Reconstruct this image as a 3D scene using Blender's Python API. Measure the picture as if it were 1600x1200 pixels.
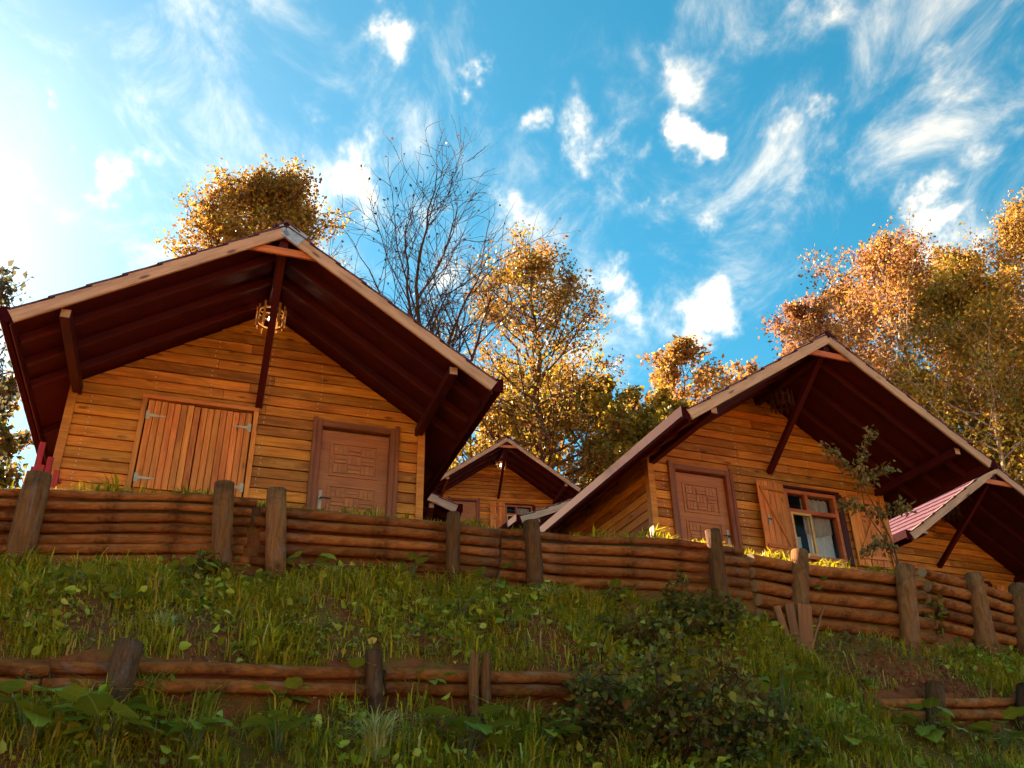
import bpy, math, random
import numpy as np
from mathutils import Vector, Matrix
for o in list(bpy.data.objects): bpy.data.objects.remove(o, do_unlink=True)
SC = bpy.context.scene
COL = SC.collection
R = math.radians

# ------------------------------------------------------------------ camera
FPX, PITCH, ROLL = 1423.7, 0.50107, -0.02165
_cp, _sp = math.cos(PITCH), math.sin(PITCH)
FWD = Vector((0, _cp, _sp)); _up = Vector((0, -_sp, _cp)); _rt = Vector((1, 0, 0))
CR = _rt * math.cos(ROLL) + _up * math.sin(ROLL)
CU = -_rt * math.sin(ROLL) + _up * math.cos(ROLL)
cam_data = bpy.data.cameras.new('camera'); cam = bpy.data.objects.new('camera', cam_data); COL.objects.link(cam)
cam_data.sensor_width = 36; cam_data.lens = 36 * FPX / 1600; cam_data.clip_end = 2000; cam_data.clip_start = .05
cam.matrix_world = Matrix(((CR.x, CU.x, -FWD.x, 0), (CR.y, CU.y, -FWD.y, 0), (CR.z, CU.z, -FWD.z, 0), (0, 0, 0, 1)))
SC.camera = cam
def ray(px, py):
    """direction through a photograph pixel, scaled so that y = 1 (to survey where things stand)"""
    d = FWD + CR * ((px - 800) / FPX) + CU * ((600 - py) / FPX)
    return d / d.y

# ------------------------------------------------------------------ light
SUN_AZ, SUN_EL = R(-43), R(32)
EXPOSURE = 3.6
SC.render.engine = 'CYCLES'
SC.view_settings.view_transform = 'Standard'; SC.view_settings.look = 'None'
SC.view_settings.exposure = EXPOSURE; SC.view_settings.gamma = 1; SC.view_settings.use_curve_mapping = False
sd = bpy.data.lights.new('sun', 'SUN'); sd.energy = 2.9; sd.angle = R(.6); sd.color = (1, .80, .55)
sun = bpy.data.objects.new('sun', sd); COL.objects.link(sun)
sdir = Vector((math.sin(SUN_AZ) * math.cos(SUN_EL), math.cos(SUN_AZ) * math.cos(SUN_EL), math.sin(SUN_EL)))
sun.rotation_euler = sdir.to_track_quat('Z', 'Y').to_euler()
W = bpy.data.worlds.new('World'); SC.world = W; W.use_nodes = True
nt = W.node_tree; nt.nodes.clear()
def nd(t, typ, **kw):
    n = t.nodes.new(typ)
    for k, v in kw.items(): setattr(n, k, v)
    return n
def lk(t, a, b): t.links.new(a, b)
def mth(t, op, a, b=None, c=None, clamp=False):
    n = nd(t, 'ShaderNodeMath', operation=op); n.use_clamp = clamp
    for i, v in enumerate((a, b, c)):
        if v is None: continue
        if isinstance(v, (int, float)): n.inputs[i].default_value = v
        else: lk(t, v, n.inputs[i])
    return n.outputs[0]
def mixc(t, fac, a, b, mode='MIX'):
    n = nd(t, 'ShaderNodeMix', data_type='RGBA', blend_type=mode)
    for s, v in ((n.inputs[0], fac), (n.inputs[6], a), (n.inputs[7], b)):
        if isinstance(v, (int, float)): s.default_value = v
        elif isinstance(v, tuple): s.default_value = v if len(v) == 4 else v + (1,)
        else: lk(t, v, s)
    return n.outputs[2]
def smooth(t, v, lo, hi, a=0., b=1.):
    n = nd(t, 'ShaderNodeMapRange', interpolation_type='SMOOTHSTEP')
    lk(t, v, n.inputs[0])
    for i, q in enumerate((lo, hi, a, b)): n.inputs[i + 1].default_value = q
    return n.outputs[0]
def build_sky():
    t = nt
    out = nd(t, 'ShaderNodeOutputWorld'); bg = nd(t, 'ShaderNodeBackground')
    sky = nd(t, 'ShaderNodeTexSky', sky_type='NISHITA'); sky.sun_disc = False
    sky.sun_elevation = SUN_EL; sky.sun_rotation = SUN_AZ
    sky.air_density = 1.0; sky.dust_density = .35; sky.ozone_density = 2.2; sky.altitude = 900
    hs = nd(t, 'ShaderNodeHueSaturation'); hs.inputs['Hue'].default_value = .462; hs.inputs['Saturation'].default_value = 1.32; hs.inputs['Value'].default_value = .305
    lk(t, sky.outputs[0], hs.inputs['Color'])
    tc = nd(t, 'ShaderNodeTexCoord'); d = tc.outputs['Generated']
    sx = nd(t, 'ShaderNodeSeparateXYZ'); lk(t, d, sx.inputs[0])
    zz = mth(t, 'MAXIMUM', mth(t, 'ADD', sx.outputs[2], .12), .05)
    cb = nd(t, 'ShaderNodeCombineXYZ')
    lk(t, mth(t, 'DIVIDE', sx.outputs[0], zz), cb.inputs[0]); lk(t, mth(t, 'DIVIDE', sx.outputs[1], zz), cb.inputs[1])
    def noise(scale, det, rough, dist, off):
        mp = nd(t, 'ShaderNodeMapping'); lk(t, cb.outputs[0], mp.inputs[0]); mp.inputs['Location'].default_value = off
        mp.inputs['Rotation'].default_value = (0, 0, .5); mp.inputs['Scale'].default_value = (1.25, .8, 1)
        n = nd(t, 'ShaderNodeTexNoise'); lk(t, mp.outputs[0], n.inputs['Vector'])
        n.inputs['Scale'].default_value = scale; n.inputs['Detail'].default_value = det; n.inputs['Roughness'].default_value = rough; n.inputs['Distortion'].default_value = dist
        return n.outputs[0]
    big = noise(1.7, 3, .5, .3, (1.4, 6.3, 0)); med = noise(9, 6, .60, .25, (2.9, 8.2, 0)); wis = noise(6, 6, .64, .45, (7.3, 2.2, 0))
    # the larger cumulus puffs that stand in this part of the sky
    blobs = [(635,75,52,1),(720,112,34,1),(640,180,26,.7),(768,185,34,.8),(838,195,34,.9),(925,215,62,.9),(1075,225,46,1.1),(1075,120,60,.55),
             (1210,190,32,.8),(1268,180,36,.7),(1465,115,66,.9),(1395,110,50,.5),(1460,320,70,.95),(1100,355,32,.8),(1028,325,24,.8),(820,340,50,.8),
             (550,275,80,1.15),(590,310,46,.9),(1110,480,80,1),(970,470,66,.9),(1080,535,70,1),(960,295,34,.7),(1190,20,90,.7),(180,280,52,1),
             (95,235,30,.9),(72,170,24,.9),(230,220,42,.7),(265,335,26,.7),(1490,390,76,.9),(1540,250,70,.6),(700,430,70,.8),(660,330,60,.7),(760,480,60,.8)]
    wn = nd(t, 'ShaderNodeTexNoise'); lk(t, d, wn.inputs['Vector']); wn.inputs['Scale'].default_value = 16; wn.inputs['Detail'].default_value = 4; wn.inputs['Roughness'].default_value = .6
    wv = nd(t, 'ShaderNodeVectorMath', operation='MULTIPLY_ADD'); lk(t, wn.outputs['Color'], wv.inputs[0]); wv.inputs[1].default_value = (.11, .11, .11); wv.inputs[2].default_value = (-.055, -.055, -.055)
    wd = nd(t, 'ShaderNodeVectorMath', operation='ADD'); lk(t, d, wd.inputs[0]); lk(t, wv.outputs[0], wd.inputs[1])
    acc = None
    for px, py, rad, s in blobs:
        v = ray(px, py).normalized(); e = ray(px + rad * 1.8, py).normalized(); c = (v - e).length
        dt = nd(t, 'ShaderNodeVectorMath', operation='DISTANCE'); lk(t, wd.outputs[0], dt.inputs[0]); dt.inputs[1].default_value = v
        m = smooth(t, dt.outputs['Value'], 0., c, s, 0.)
        acc = m if acc is None else mth(t, 'MAXIMUM', acc, m)
    f = mth(t, 'MULTIPLY_ADD', mth(t, 'SUBTRACT', med, .5), 2.5, mth(t, 'MULTIPLY', acc, .85))
    f = mth(t, 'ADD', f, mth(t, 'MULTIPLY', mth(t, 'SUBTRACT', big, .5), .35))
    puff = smooth(t, f, .10, 1.45)
    veil = smooth(t, mth(t, 'ADD', wis, mth(t, 'MULTIPLY', mth(t, 'SUBTRACT', big, .5), .6)), .42, .85, 0., .50)
    puff = mth(t, 'POWER', puff, 2.3); veil = mth(t, 'POWER', veil, 1.7)
    mask = mth(t, 'SUBTRACT', 1., mth(t, 'MULTIPLY', mth(t, 'SUBTRACT', 1., puff), mth(t, 'SUBTRACT', 1., veil)))
    # aureole round the sun: forward scattering in the thin haze
    ds = nd(t, 'ShaderNodeVectorMath', operation='DOT_PRODUCT'); lk(t, d, ds.inputs[0]); ds.inputs[1].default_value = sdir
    ca = mth(t, 'MAXIMUM', ds.outputs['Value'], 0.)
    gl = mth(t, 'ADD', mth(t, 'MULTIPLY', mth(t, 'POWER', ca, 44.), 1.2), mth(t, 'MULTIPLY', mth(t, 'POWER', ca, 8.), .26))
    glc = mixc(t, 1., (1., .80, .36), gl, 'MULTIPLY')
    cloud = mixc(t, mth(t, 'POWER', ca, 4.), (5.9, 4.5, 2.9), (5., 3.9, 2.4))
    col = mixc(t, mask, hs.outputs[0], cloud)
    gsc = nd(t, 'ShaderNodeVectorMath', operation='SCALE'); lk(t, glc, gsc.inputs[0]); gsc.inputs['Scale'].default_value = .56
    col = mixc(t, 1., col, gsc.outputs[0], 'ADD')
    lk(t, col, bg.inputs[0]); bg.inputs[1].default_value = .06
    lk(t, bg.outputs[0], out.inputs[0])
build_sky()
W.cycles.sampling_method = 'MANUAL'; W.cycles.sample_map_resolution = 1024
SC.cycles.max_bounces = 4; SC.cycles.diffuse_bounces = 3; SC.cycles.glossy_bounces = 2; SC.cycles.transmission_bounces = 3; SC.cycles.transparent_max_bounces = 6; SC.cycles.use_adaptive_sampling = True; SC.cycles.adaptive_threshold = .03; SC.cycles.use_denoising = True; SC.cycles.caustics_reflective = False; SC.cycles.caustics_refractive = False

# ------------------------------------------------------------------ helpers
rng = random.Random(7); NR = np.random.default_rng(11)
def props(o, label=None, cat=None, group=None, kind=None):
    for k, v in (('label', label), ('category', cat), ('group', group), ('kind', kind)):
        if v: o[k] = v
    return o
def empty(name, loc=(0, 0, 0), rz=0, label=None, cat=None, group=None):
    o = bpy.data.objects.new(name, None); COL.objects.link(o); o.location = loc; o.rotation_euler = (0, 0, rz)
    o.empty_display_size = .1
    return props(o, label, cat, group)
def mesh(name, v, f, mat, parent=None, smooth=False, mats=None, fm=None):
    me = bpy.data.meshes.new(name); me.from_pydata([tuple(p) for p in v], [], f)
    for m in (mats or [mat]): me.materials.append(m)
    if fm is not None: me.polygons.foreach_set('material_index', fm)
    if smooth: me.polygons.foreach_set('use_smooth', [True] * len(me.polygons))
    me.update()
    o = bpy.data.objects.new(name, me); COL.objects.link(o); o.parent = parent
    return o
BOXF = [(0, 3, 2, 1), (4, 5, 6, 7), (0, 1, 5, 4), (1, 2, 6, 5), (2, 3, 7, 6), (3, 0, 4, 7)]
def boxv(x0, x1, y0, y1, z0, z1):
    return [(x0, y0, z0), (x1, y0, z0), (x1, y1, z0), (x0, y1, z0), (x0, y0, z1), (x1, y0, z1), (x1, y1, z1), (x0, y1, z1)]
def cbox(l, w, h, ch=.006):
    """box along x with chamfered long edges"""
    ch = min(ch, w * .3, h * .3); a, b = w / 2, h / 2
    prof = [(-a + ch, -b), (a - ch, -b), (a, -b + ch), (a, b - ch), (a - ch, b), (-a + ch, b), (-a, b - ch), (-a, -b + ch)]
    v = [(0, y, z) for y, z in prof] + [(l, y, z) for y, z in prof]
    f = [(i, (i + 1) % 8, (i + 1) % 8 + 8, i + 8) for i in range(8)] + [tuple(range(7, -1, -1)), tuple(range(8, 16))]
    return v, f
def beam(name, p0, p1, w, h, mat, parent=None, up=(0, 0, 1), ch=.006):
    """a board or beam: local x runs along its length (the grain)"""
    p0, p1 = Vector(p0), Vector(p1); d = p1 - p0; l = d.length; x = d / l; u = Vector(up)
    y = u.cross(x)
    if y.length < 1e-4: y = Vector((0, 1, 0)).cross(x)
    y.normalize(); z = x.cross(y)
    v, f = cbox(l, w, h, ch)
    o = mesh(name, v, f, mat, parent)
    o.matrix_local = Matrix(((x.x, y.x, z.x, p0.x), (x.y, y.y, z.y, p0.y), (x.z, y.z, z.z, p0.z), (0, 0, 0, 1)))
    return o
def boxo(name, x0, x1, y0, y1, z0, z1, mat, parent=None):
    c = Vector(((x0 + x1) / 2, (y0 + y1) / 2, (z0 + z1) / 2))
    v = [Vector(p) - c for p in boxv(x0, x1, y0, y1, z0, z1)]
    o = mesh(name, v, BOXF, mat, parent); o.location = c
    return o
def tube_data(pts, rad, n=8, caps=True, jit=0., rg=rng):
    V, F = [], []
    pts = [Vector(p) for p in pts]
    dd_ = (pts[-1] - pts[0]).normalized(); ref = Vector((0, 1, 0)) if abs(dd_.z) > .72 else Vector((0, 0, 1))
    for i, p in enumerate(pts):
        t = (pts[min(i + 1, len(pts) - 1)] - pts[max(i - 1, 0)]).normalized()
        a = t.cross(ref)
        if a.length < .1: a = t.cross(Vector((1, 0, 0)))
        a.normalize(); b = t.cross(a)
        for k in range(n):
            an = 2 * math.pi * k / n; r = rad[i] * (1 + rg.uniform(-jit, jit))
            V.append(p + a * math.cos(an) * r + b * math.sin(an) * r)
    for i in range(len(pts) - 1):
        for k in range(n):
            k2 = (k + 1) % n; F.append((i * n + k, i * n + k2, (i + 1) * n + k2, (i + 1) * n + k))
    nf = len(F)
    if caps:
        F.append(tuple(range(n - 1, -1, -1))); F.append(tuple(range((len(pts) - 1) * n, len(pts) * n)))
    return V, F, nf
def bigmesh(name, V, F, mat, parent=None, tint=None, nper=4, smooth=False):
    """numpy mesh: V (n,3), F (m,nper) ; tint (m,3) face colours"""
    me = bpy.data.meshes.new(name); V = np.asarray(V, np.float32); F = np.asarray(F, np.int32)
    me.vertices.add(len(V)); me.vertices.foreach_set('co', V.ravel())
    me.loops.add(F.size); me.loops.foreach_set('vertex_index', F.ravel())
    me.polygons.add(len(F)); me.polygons.foreach_set('loop_start', np.arange(0, F.size, nper, dtype=np.int32))
    me.update(calc_edges=True); me.validate()
    if tint is not None:
        at = me.color_attributes.new('tint', 'FLOAT_COLOR', 'CORNER')
        c = np.ones((F.size, 4), np.float32); c[:, :3] = np.repeat(tint, nper, 0); at.data.foreach_set('color', c.ravel())
    if smooth: me.polygons.foreach_set('use_smooth', np.ones(len(F), bool))
    me.materials.append(mat)
    o = bpy.data.objects.new(name, me); COL.objects.link(o); o.parent = parent
    return o

# ------------------------------------------------------------------ materials
def newmat(name):
    m = bpy.data.materials.new(name); m.use_nodes = True; t = m.node_tree
    return m, t, t.nodes['Principled BSDF']
def nz(t, vec, scale, det=4, rough=.6, dist=0.):
    n = nd(t, 'ShaderNodeTexNoise'); lk(t, vec, n.inputs['Vector'])
    n.inputs['Scale'].default_value = scale; n.inputs['Detail'].default_value = det; n.inputs['Roughness'].default_value = rough; n.inputs['Distortion'].default_value = dist
    return n.outputs[0]
def bump(t, bs, h, s=.3, d=.01):
    b = nd(t, 'ShaderNodeBump'); b.inputs['Strength'].default_value = s; b.inputs['Distance'].default_value = d
    lk(t, h, b.inputs['Height']); lk(t, b.outputs[0], bs.inputs['Normal'])
def mapv(t, vec, sc):
    m = nd(t, 'ShaderNodeMapping'); lk(t, vec, m.inputs[0]); m.inputs['Scale'].default_value = sc
    return m.outputs[0]
def wood(name, ca, cb, dark, rough=.55, knots=1., grain=.6, var=.35, spec=.25, wear=None):
    m, t, bs = newmat(name)
    tc = nd(t, 'ShaderNodeTexCoord'); oi = nd(t, 'ShaderNodeObjectInfo')
    off = nd(t, 'ShaderNodeVectorMath', operation='MULTIPLY_ADD')
    cx = nd(t, 'ShaderNodeCombineXYZ')
    for i in range(3): lk(t, oi.outputs['Random'], cx.inputs[i])
    lk(t, cx.outputs[0], off.inputs[0]); off.inputs[1].default_value = (37., 19., 53.); lk(t, tc.outputs['Object'], off.inputs[2])
    v = off.outputs[0]
    g = nz(t, mapv(t, v, (1.3, 26, 26)), 1.6, 5, .62, .6)
    fine = nz(t, mapv(t, v, (4, 120, 120)), 1.5, 3, .6)
    blot = nz(t, mapv(t, v, (1.2, 5, 5)), 1.5, 4, .6, .4)
    c = mixc(t, smooth(t, g, .35, .68), ca, cb)
    c = mixc(t, smooth(t, blot, .42, .75, 0., .55), c, dark)
    c = mixc(t, smooth(t, fine, .5, .8, 0., .35 * grain), c, dark)
    vo = nd(t, 'ShaderNodeTexVoronoi'); lk(t, mapv(t, v, (2.0, 6.5, 6.5)), vo.inputs['Vector']); vo.inputs['Scale'].default_value = 1.
    kn = smooth(t, vo.outputs['Distance'], .06, .17, .8 * knots, 0.)
    c = mixc(t, kn, c, tuple(q * .35 for q in dark))
    hv = nd(t, 'ShaderNodeHueSaturation'); lk(t, c, hv.inputs['Color'])
    lk(t, mth(t, 'MULTIPLY_ADD', oi.outputs['Random'], var * 1.6, 1 - var), hv.inputs['Value'])
    r2 = mth(t, 'FRACT', mth(t, 'MULTIPLY', oi.outputs['Random'], 17.3))
    lk(t, mth(t, 'MULTIPLY_ADD', r2, .012, .494), hv.inputs['Hue'])
    c = hv.outputs[0]
    if wear:
        c = mixc(t, smooth(t, nz(t, mapv(t, v, (2, 6, 6)), 1.2, 6, .7), .5, .72, 0., .8), c, wear)
    lk(t, c, bs.inputs['Base Color']); bs.inputs['Roughness'].default_value = rough; bs.inputs['Specular IOR Level'].default_value = spec
    bump(t, bs, mth(t, 'ADD', g, mth(t, 'MULTIPLY', fine, .5)), .35, .006)
    return m
def plain(name, col, rough=.5, metal=0., spec=.5, nscale=None, col2=None):
    m, t, bs = newmat(name)
    bs.inputs['Base Color'].default_value = col + (1,); bs.inputs['Roughness'].default_value = rough; bs.inputs['Metallic'].default_value = metal; bs.inputs['Specular IOR Level'].default_value = spec
    tc = nd(t, 'ShaderNodeTexCoord'); n = nz(t, tc.outputs['Object'], nscale or 12, 5, .65)
    c2 = col2 or tuple(q * .7 for q in col)
    lk(t, mixc(t, smooth(t, n, .4, .7), col, c2), bs.inputs['Base Color'])
    return m
M = {}
M['plank'] = wood('honey_plank_wood', (.68, .235, .024), (.46, .135, .012), (.15, .038, .005), knots=1., var=.44, wear=(.56, .235, .045))
M['shutter'] = wood('shutter_wood', (.76, .25, .048), (.56, .15, .027), (.24, .055, .010), knots=.9, var=.26)
M['trim'] = wood('corner_trim_wood', (.62, .235, .035), (.46, .145, .02), (.24, .065, .01), knots=.4, var=.15)
M['fascia'] = wood('weathered_fascia_wood', (.66, .37, .22), (.52, .28, .165), (.2, .09, .05), knots=1., var=.14, rough=.75, wear=(.50, .31, .21))
M['soffit'] = wood('mahogany_stain_shade_wood', (.075, .0030, .0035), (.055, .0022, .003), (.03, .0015, .002), knots=0., var=.2, rough=.6)  # red-brown stain, darkened so the maroon shade under the eaves is in the colour
M['rafter'] = wood('mahogany_rafter_shade_wood', (.075, .0035, .0038), (.055, .0026, .003), (.03, .0016, .002), knots=0., var=.2, rough=.6)  # same stained wood for the rafters, eave shade likewise put into its colour
M['collar'] = wood('orange_collar_wood', (.62, .16, .045), (.48, .10, .03), (.25, .05, .015), knots=.3, var=.1)
M['door'] = wood('door_veneer', (.46, .165, .045), (.36, .118, .031), (.22, .065, .018), knots=0., var=.1, rough=.42, grain=1.)
M['doorframe'] = wood('door_frame_veneer', (.28, .085, .028), (.21, .06, .02), (.13, .036, .012), knots=0., var=.1, rough=.45)
M['winframe'] = wood('window_frame_wood', (.50, .13, .035), (.38, .085, .022), (.2, .04, .012), knots=0., var=.1, rough=.45)
M['casement'] = wood('pale_casement_wood', (.72, .42, .12), (.6, .3, .08), (.35, .15, .04), knots=.1, var=.1, rough=.45)
M['redpaint'] = wood('red_painted_wood', (.42, .03, .02), (.34, .02, .014), (.2, .012, .01), knots=0., var=.15)
M['stake'] = wood('raw_stake_wood', (.36, .12, .026), (.25, .078, .017), (.12, .035, .009), knots=.5, var=.3)
M['shadedlantern'] = wood('shaded_lantern_wood', (.10, .03, .012), (.07, .02, .009), (.03, .01, .005), knots=0., var=.2)  # darker copy of the lantern wood: shade painted in for the unlit lanterns
M['lantern'] = wood('lantern_wood', (.60, .30, .09), (.45, .2, .06), (.2, .08, .03), knots=0., var=.3)
M['inside'] = plain('dark_wall_backing', (.05, .018, .008), .9)
M['steel'] = plain('pale_zinc_steel', (.46, .39, .29), .6, .0); M['nail'] = plain('nail_head', (.75, .68, .55), .6)
M['flash'] = plain('grey_zinc_flashing', (.42, .43, .45), .5, .35)
M['gutter'] = plain('maroon_gutter_paint', (.045, .0025, .004), .85, .0, .06)
M['black'] = plain('black_iron', (.02, .018, .018), .5, .4)
M['curtain'] = plain('grey_curtain_cloth', (.55, .46, .38), .9, col2=(.46, .38, .32))
M['lace'] = plain('white_lace_cloth', (.85, .83, .8), .9, col2=(.62, .62, .6), nscale=40)
m, t, bs = newmat('window_glass'); M['glass'] = m
bs.inputs['Base Color'].default_value = (.02, .022, .022, 1); bs.inputs['Roughness'].default_value = .03; bs.inputs['IOR'].default_value = 1.45; bs.inputs['Alpha'].default_value = .16
m, t, bs = newmat('lit_bulb'); M['bulb'] = m
bs.inputs['Emission Color'].default_value = (1, .85, .6, 1); bs.inputs['Emission Strength'].default_value = 3.
def bark(name, ca, cb, dark, moss=(.10, .09, .02), mossf=.35, st=(12, 12, 1.6)):
    m, t, bs = newmat(name); tc = nd(t, 'ShaderNodeTexCoord'); oi = nd(t, 'ShaderNodeObjectInfo')
    v = mapv(t, tc.outputs['Object'], (1, 1, 1))
    a = nz(t, mapv(t, v, st), 2.2, 6, .7, .5); b = nz(t, v, 3.2, 5, .65, .3); c3 = nz(t, mapv(t, v, (1, 1, 2)), 46, 5, .75)
    c = mixc(t, smooth(t, a, .36, .66), ca, cb)
    c = mixc(t, smooth(t, b, .46, .72), c, dark)
    c = mixc(t, smooth(t, c3, .55, .8, 0., .5), c, dark)
    c = mixc(t, smooth(t, nz(t, v, 5.5, 6, .7), .56, .74, 0., mossf), c, moss)
    c = mixc(t, smooth(t, nz(t, mapv(t, v, tuple(q * .35 for q in st)), 2.6, 6, .75, .4), .54, .68, 0., .55), c, tuple(.5 * (q + .30) for q in cb))
    hv = nd(t, 'ShaderNodeHueSaturation'); lk(t, c, hv.inputs['Color']); lk(t, mth(t, 'MULTIPLY_ADD', oi.outputs['Random'], .75, .6), hv.inputs['Value'])
    lk(t, hv.outputs[0], bs.inputs['Base Color']); bs.inputs['Roughness'].default_value = .9; bs.inputs['Specular IOR Level'].default_value = .08
    bump(t, bs, mth(t, 'ADD', a, c3), .9, .02)
    return m
M['log'] = bark('log_bark', (.46, .145, .034), (.26, .070, .017), (.07, .019, .006), st=(1.6, 10, 14))
M['post'] = bark('post_bark', (.30, .125, .042), (.19, .068, .023), (.075, .025, .010), mossf=.5)
M['cut'] = plain('cut_log_end', (.42, .22, .09), .85, nscale=20)
M['treebark'] = bark('tree_bark', (.17, .075, .034), (.11, .046, .022), (.04, .017, .010), mossf=.2)
M['paletwig'] = bark('pale_birch_bark', (.62, .44, .32), (.48, .32, .22), (.2, .12, .08), mossf=.1)
def leafmat(name, tr=.45, rough=.55, gloss=.25):
    m, t, bs = newmat(name); at = nd(t, 'ShaderNodeAttribute', attribute_name='tint')
    out = t.nodes['Material Output']
    bs.inputs['Roughness'].default_value = rough; bs.inputs['Specular IOR Level'].default_value = gloss; lk(t, at.outputs['Color'], bs.inputs['Base Color'])
    tl = nd(t, 'ShaderNodeBsdfTranslucent'); lk(t, at.outputs['Color'], tl.inputs[0])
    mx = nd(t, 'ShaderNodeMixShader'); mx.inputs[0].default_value = tr; lk(t, bs.outputs[0], mx.inputs[1]); lk(t, tl.outputs[0], mx.inputs[2]); lk(t, mx.outputs[0], out.inputs[0])
    return m
M['leaf'] = leafmat('autumn_leaf'); M['grass'] = leafmat('grass_blade', .4, .42, .3); M['weed'] = leafmat('weed_leaf', .3, .5, .15)
def leafobj(name, ca, cb, vein):
    """a single large leaf: colour by object with a paler mid rib"""
    m, t, bs = newmat(name); tc = nd(t, 'ShaderNodeTexCoord'); oi = nd(t, 'ShaderNodeObjectInfo'); out = t.nodes['Material Output']
    c = mixc(t, oi.outputs['Random'], ca, cb)
    c = mixc(t, smooth(t, nz(t, tc.outputs['Object'], 9, 4, .6), .4, .7, 0., .5), c, tuple(q * .6 for q in ca))
    sx = nd(t, 'ShaderNodeSeparateXYZ'); lk(t, tc.outputs['Object'], sx.inputs[0])
    c = mixc(t, smooth(t, mth(t, 'ABSOLUTE', sx.outputs[1]), .0, .03, .7, 0.), c, vein)
    lk(t, c, bs.inputs['Base Color']); bs.inputs['Roughness'].default_value = .5; bs.inputs['Specular IOR Level'].default_value = .2
    tl = nd(t, 'ShaderNodeBsdfTranslucent'); lk(t, c, tl.inputs[0]); mx = nd(t, 'ShaderNodeMixShader'); mx.inputs[0].default_value = .3
    lk(t, bs.outputs[0], mx.inputs[1]); lk(t, tl.outputs[0], mx.inputs[2]); lk(t, mx.outputs[0], out.inputs[0])
    return m
M['bigleaf'] = leafobj('broad_green_leaf', (.40, .40, .035), (.22, .24, .02), (.50, .48, .11))
M['redleaf'] = leafobj('fallen_orange_leaf', (.55, .14, .05), (.5, .1, .04), (.6, .3, .1))
def ground_mat():
    m, t, bs = newmat('hillside_soil'); tc = nd(t, 'ShaderNodeTexCoord'); v = tc.outputs['Object']
    a = nz(t, v, 1.1, 6, .65); b = nz(t, v, 14, 6, .7); c = nz(t, v, 60, 3, .7)
    col = mixc(t, smooth(t, b, .35, .7), (.30, .082, .026), (.17, .042, .014))
    col = mixc(t, smooth(t, a, .44, .6, 0., .8), col, (.19, .115, .016))
    col = mixc(t, smooth(t, c, .55, .75, 0., .5), col, (.36, .13, .05))
    # flat valley floor below the bank: unseen dry grass, made pale and warm to bounce light onto the walls
    sx = nd(t, 'ShaderNodeSeparateXYZ'); lk(t, v, sx.inputs[0])
    val = smooth(t, sx.outputs[1], -3., 1.5, 1., 0.)
    dry = mixc(t, smooth(t, nz(t, v, .35, 5, .6), .4, .62), (.36, .22, .085), (.29, .18, .06))
    col = mixc(t, val, col, dry)
    lk(t, col, bs.inputs['Base Color']); bs.inputs['Roughness'].default_value = .95; bs.inputs['Specular IOR Level'].default_value = .15
    bump(t, bs, mth(t, 'ADD', b, c), .7, .03)
    return m
M['ground'] = ground_mat()
def shingle_mat():
    m, t, bs = newmat('plum_shingle'); tc = nd(t, 'ShaderNodeTexCoord'); v = tc.outputs['Object']
    br = nd(t, 'ShaderNodeTexBrick'); lk(t, mapv(t, v, (1, 1, 1)), br.inputs['Vector'])
    br.inputs['Color1'].default_value = (.13, .055, .075, 1); br.inputs['Color2'].default_value = (.10, .040, .058, 1); br.inputs['Mortar'].default_value = (.05, .012, .022, 1)
    br.inputs['Scale'].default_value = 1.; br.inputs['Brick Width'].default_value = .22; br.inputs['Row Height'].default_value = .30; br.inputs['Mortar Size'].default_value = .012
    n = nz(t, v, 70, 4, .7)
    c = mixc(t, smooth(t, n, .45, .75, 0., .4), br.outputs[0], (.17, .08, .10))
    lk(t, c, bs.inputs['Base Color']); bs.inputs['Roughness'].default_value = .95; bs.inputs['Specular IOR Level'].default_value = .08; bump(t, bs, n, .4, .005)
    return m
M['shingle'] = shingle_mat()

# ------------------------------------------------------------------ terrain
UX = [-40, -8, -4.33, -2.59, -2.14, -.63, .16, 1.99, 3.03, 4.42, 5.59, 6.49, 12, 40]
UY = [-4.0, 5.9, 7.10, 7.43, 7.64, 8.15, 8.56, 8.97, 9.68, 10.26, 11.0, 11.66, 13.7, 23.0]
BX = [-8, -4.1, -2.59, -.63, .16, 2.0, 3.03, 4.42, 5.59, 9]
BZ = [2.32, 2.32, 2.36, 2.44, 2.44, 2.36, 2.28, 2.20, 2.26, 2.3]
LX = [-40, -8, -5, -3.16, -2.3, -.24, .63, 3.28, 5.06, 9, 40]
LY = [-7, 4.2, 5.1, 5.66, 5.93, 6.96, 7.38, 8.68, 9.7, 11.5, 20]
LZ = [1.2, 1.22, 1.24, 1.26, 1.26, 1.40, 1.395, 1.39, 1.55, 1.6, 1.6]
PD = [0, .15, 2, 7, 9, 10, 14.5, 20, 25, 60, 100, 200, 400]
PZ = [2.97, 2.97, 3.05, 3.13, 3.9, 4.1, 4.6, 9.45, 9.75, 23, 33, 36, 36]
yu = lambda x: np.interp(x, UX, UY)
zb = lambda x: np.interp(x, BX, BZ)
yl = lambda x: np.interp(x, LX, LY)
zl = lambda x: np.interp(x, LX, LZ)
ZT = 3.0
def lowstep(x):  # height held back by the low log walls (none where the bush grows)
    return .23 * (np.clip((.75 - x) / .2, 0, 1) + np.clip((x - 3.1) / .2, 0, 1))
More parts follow.
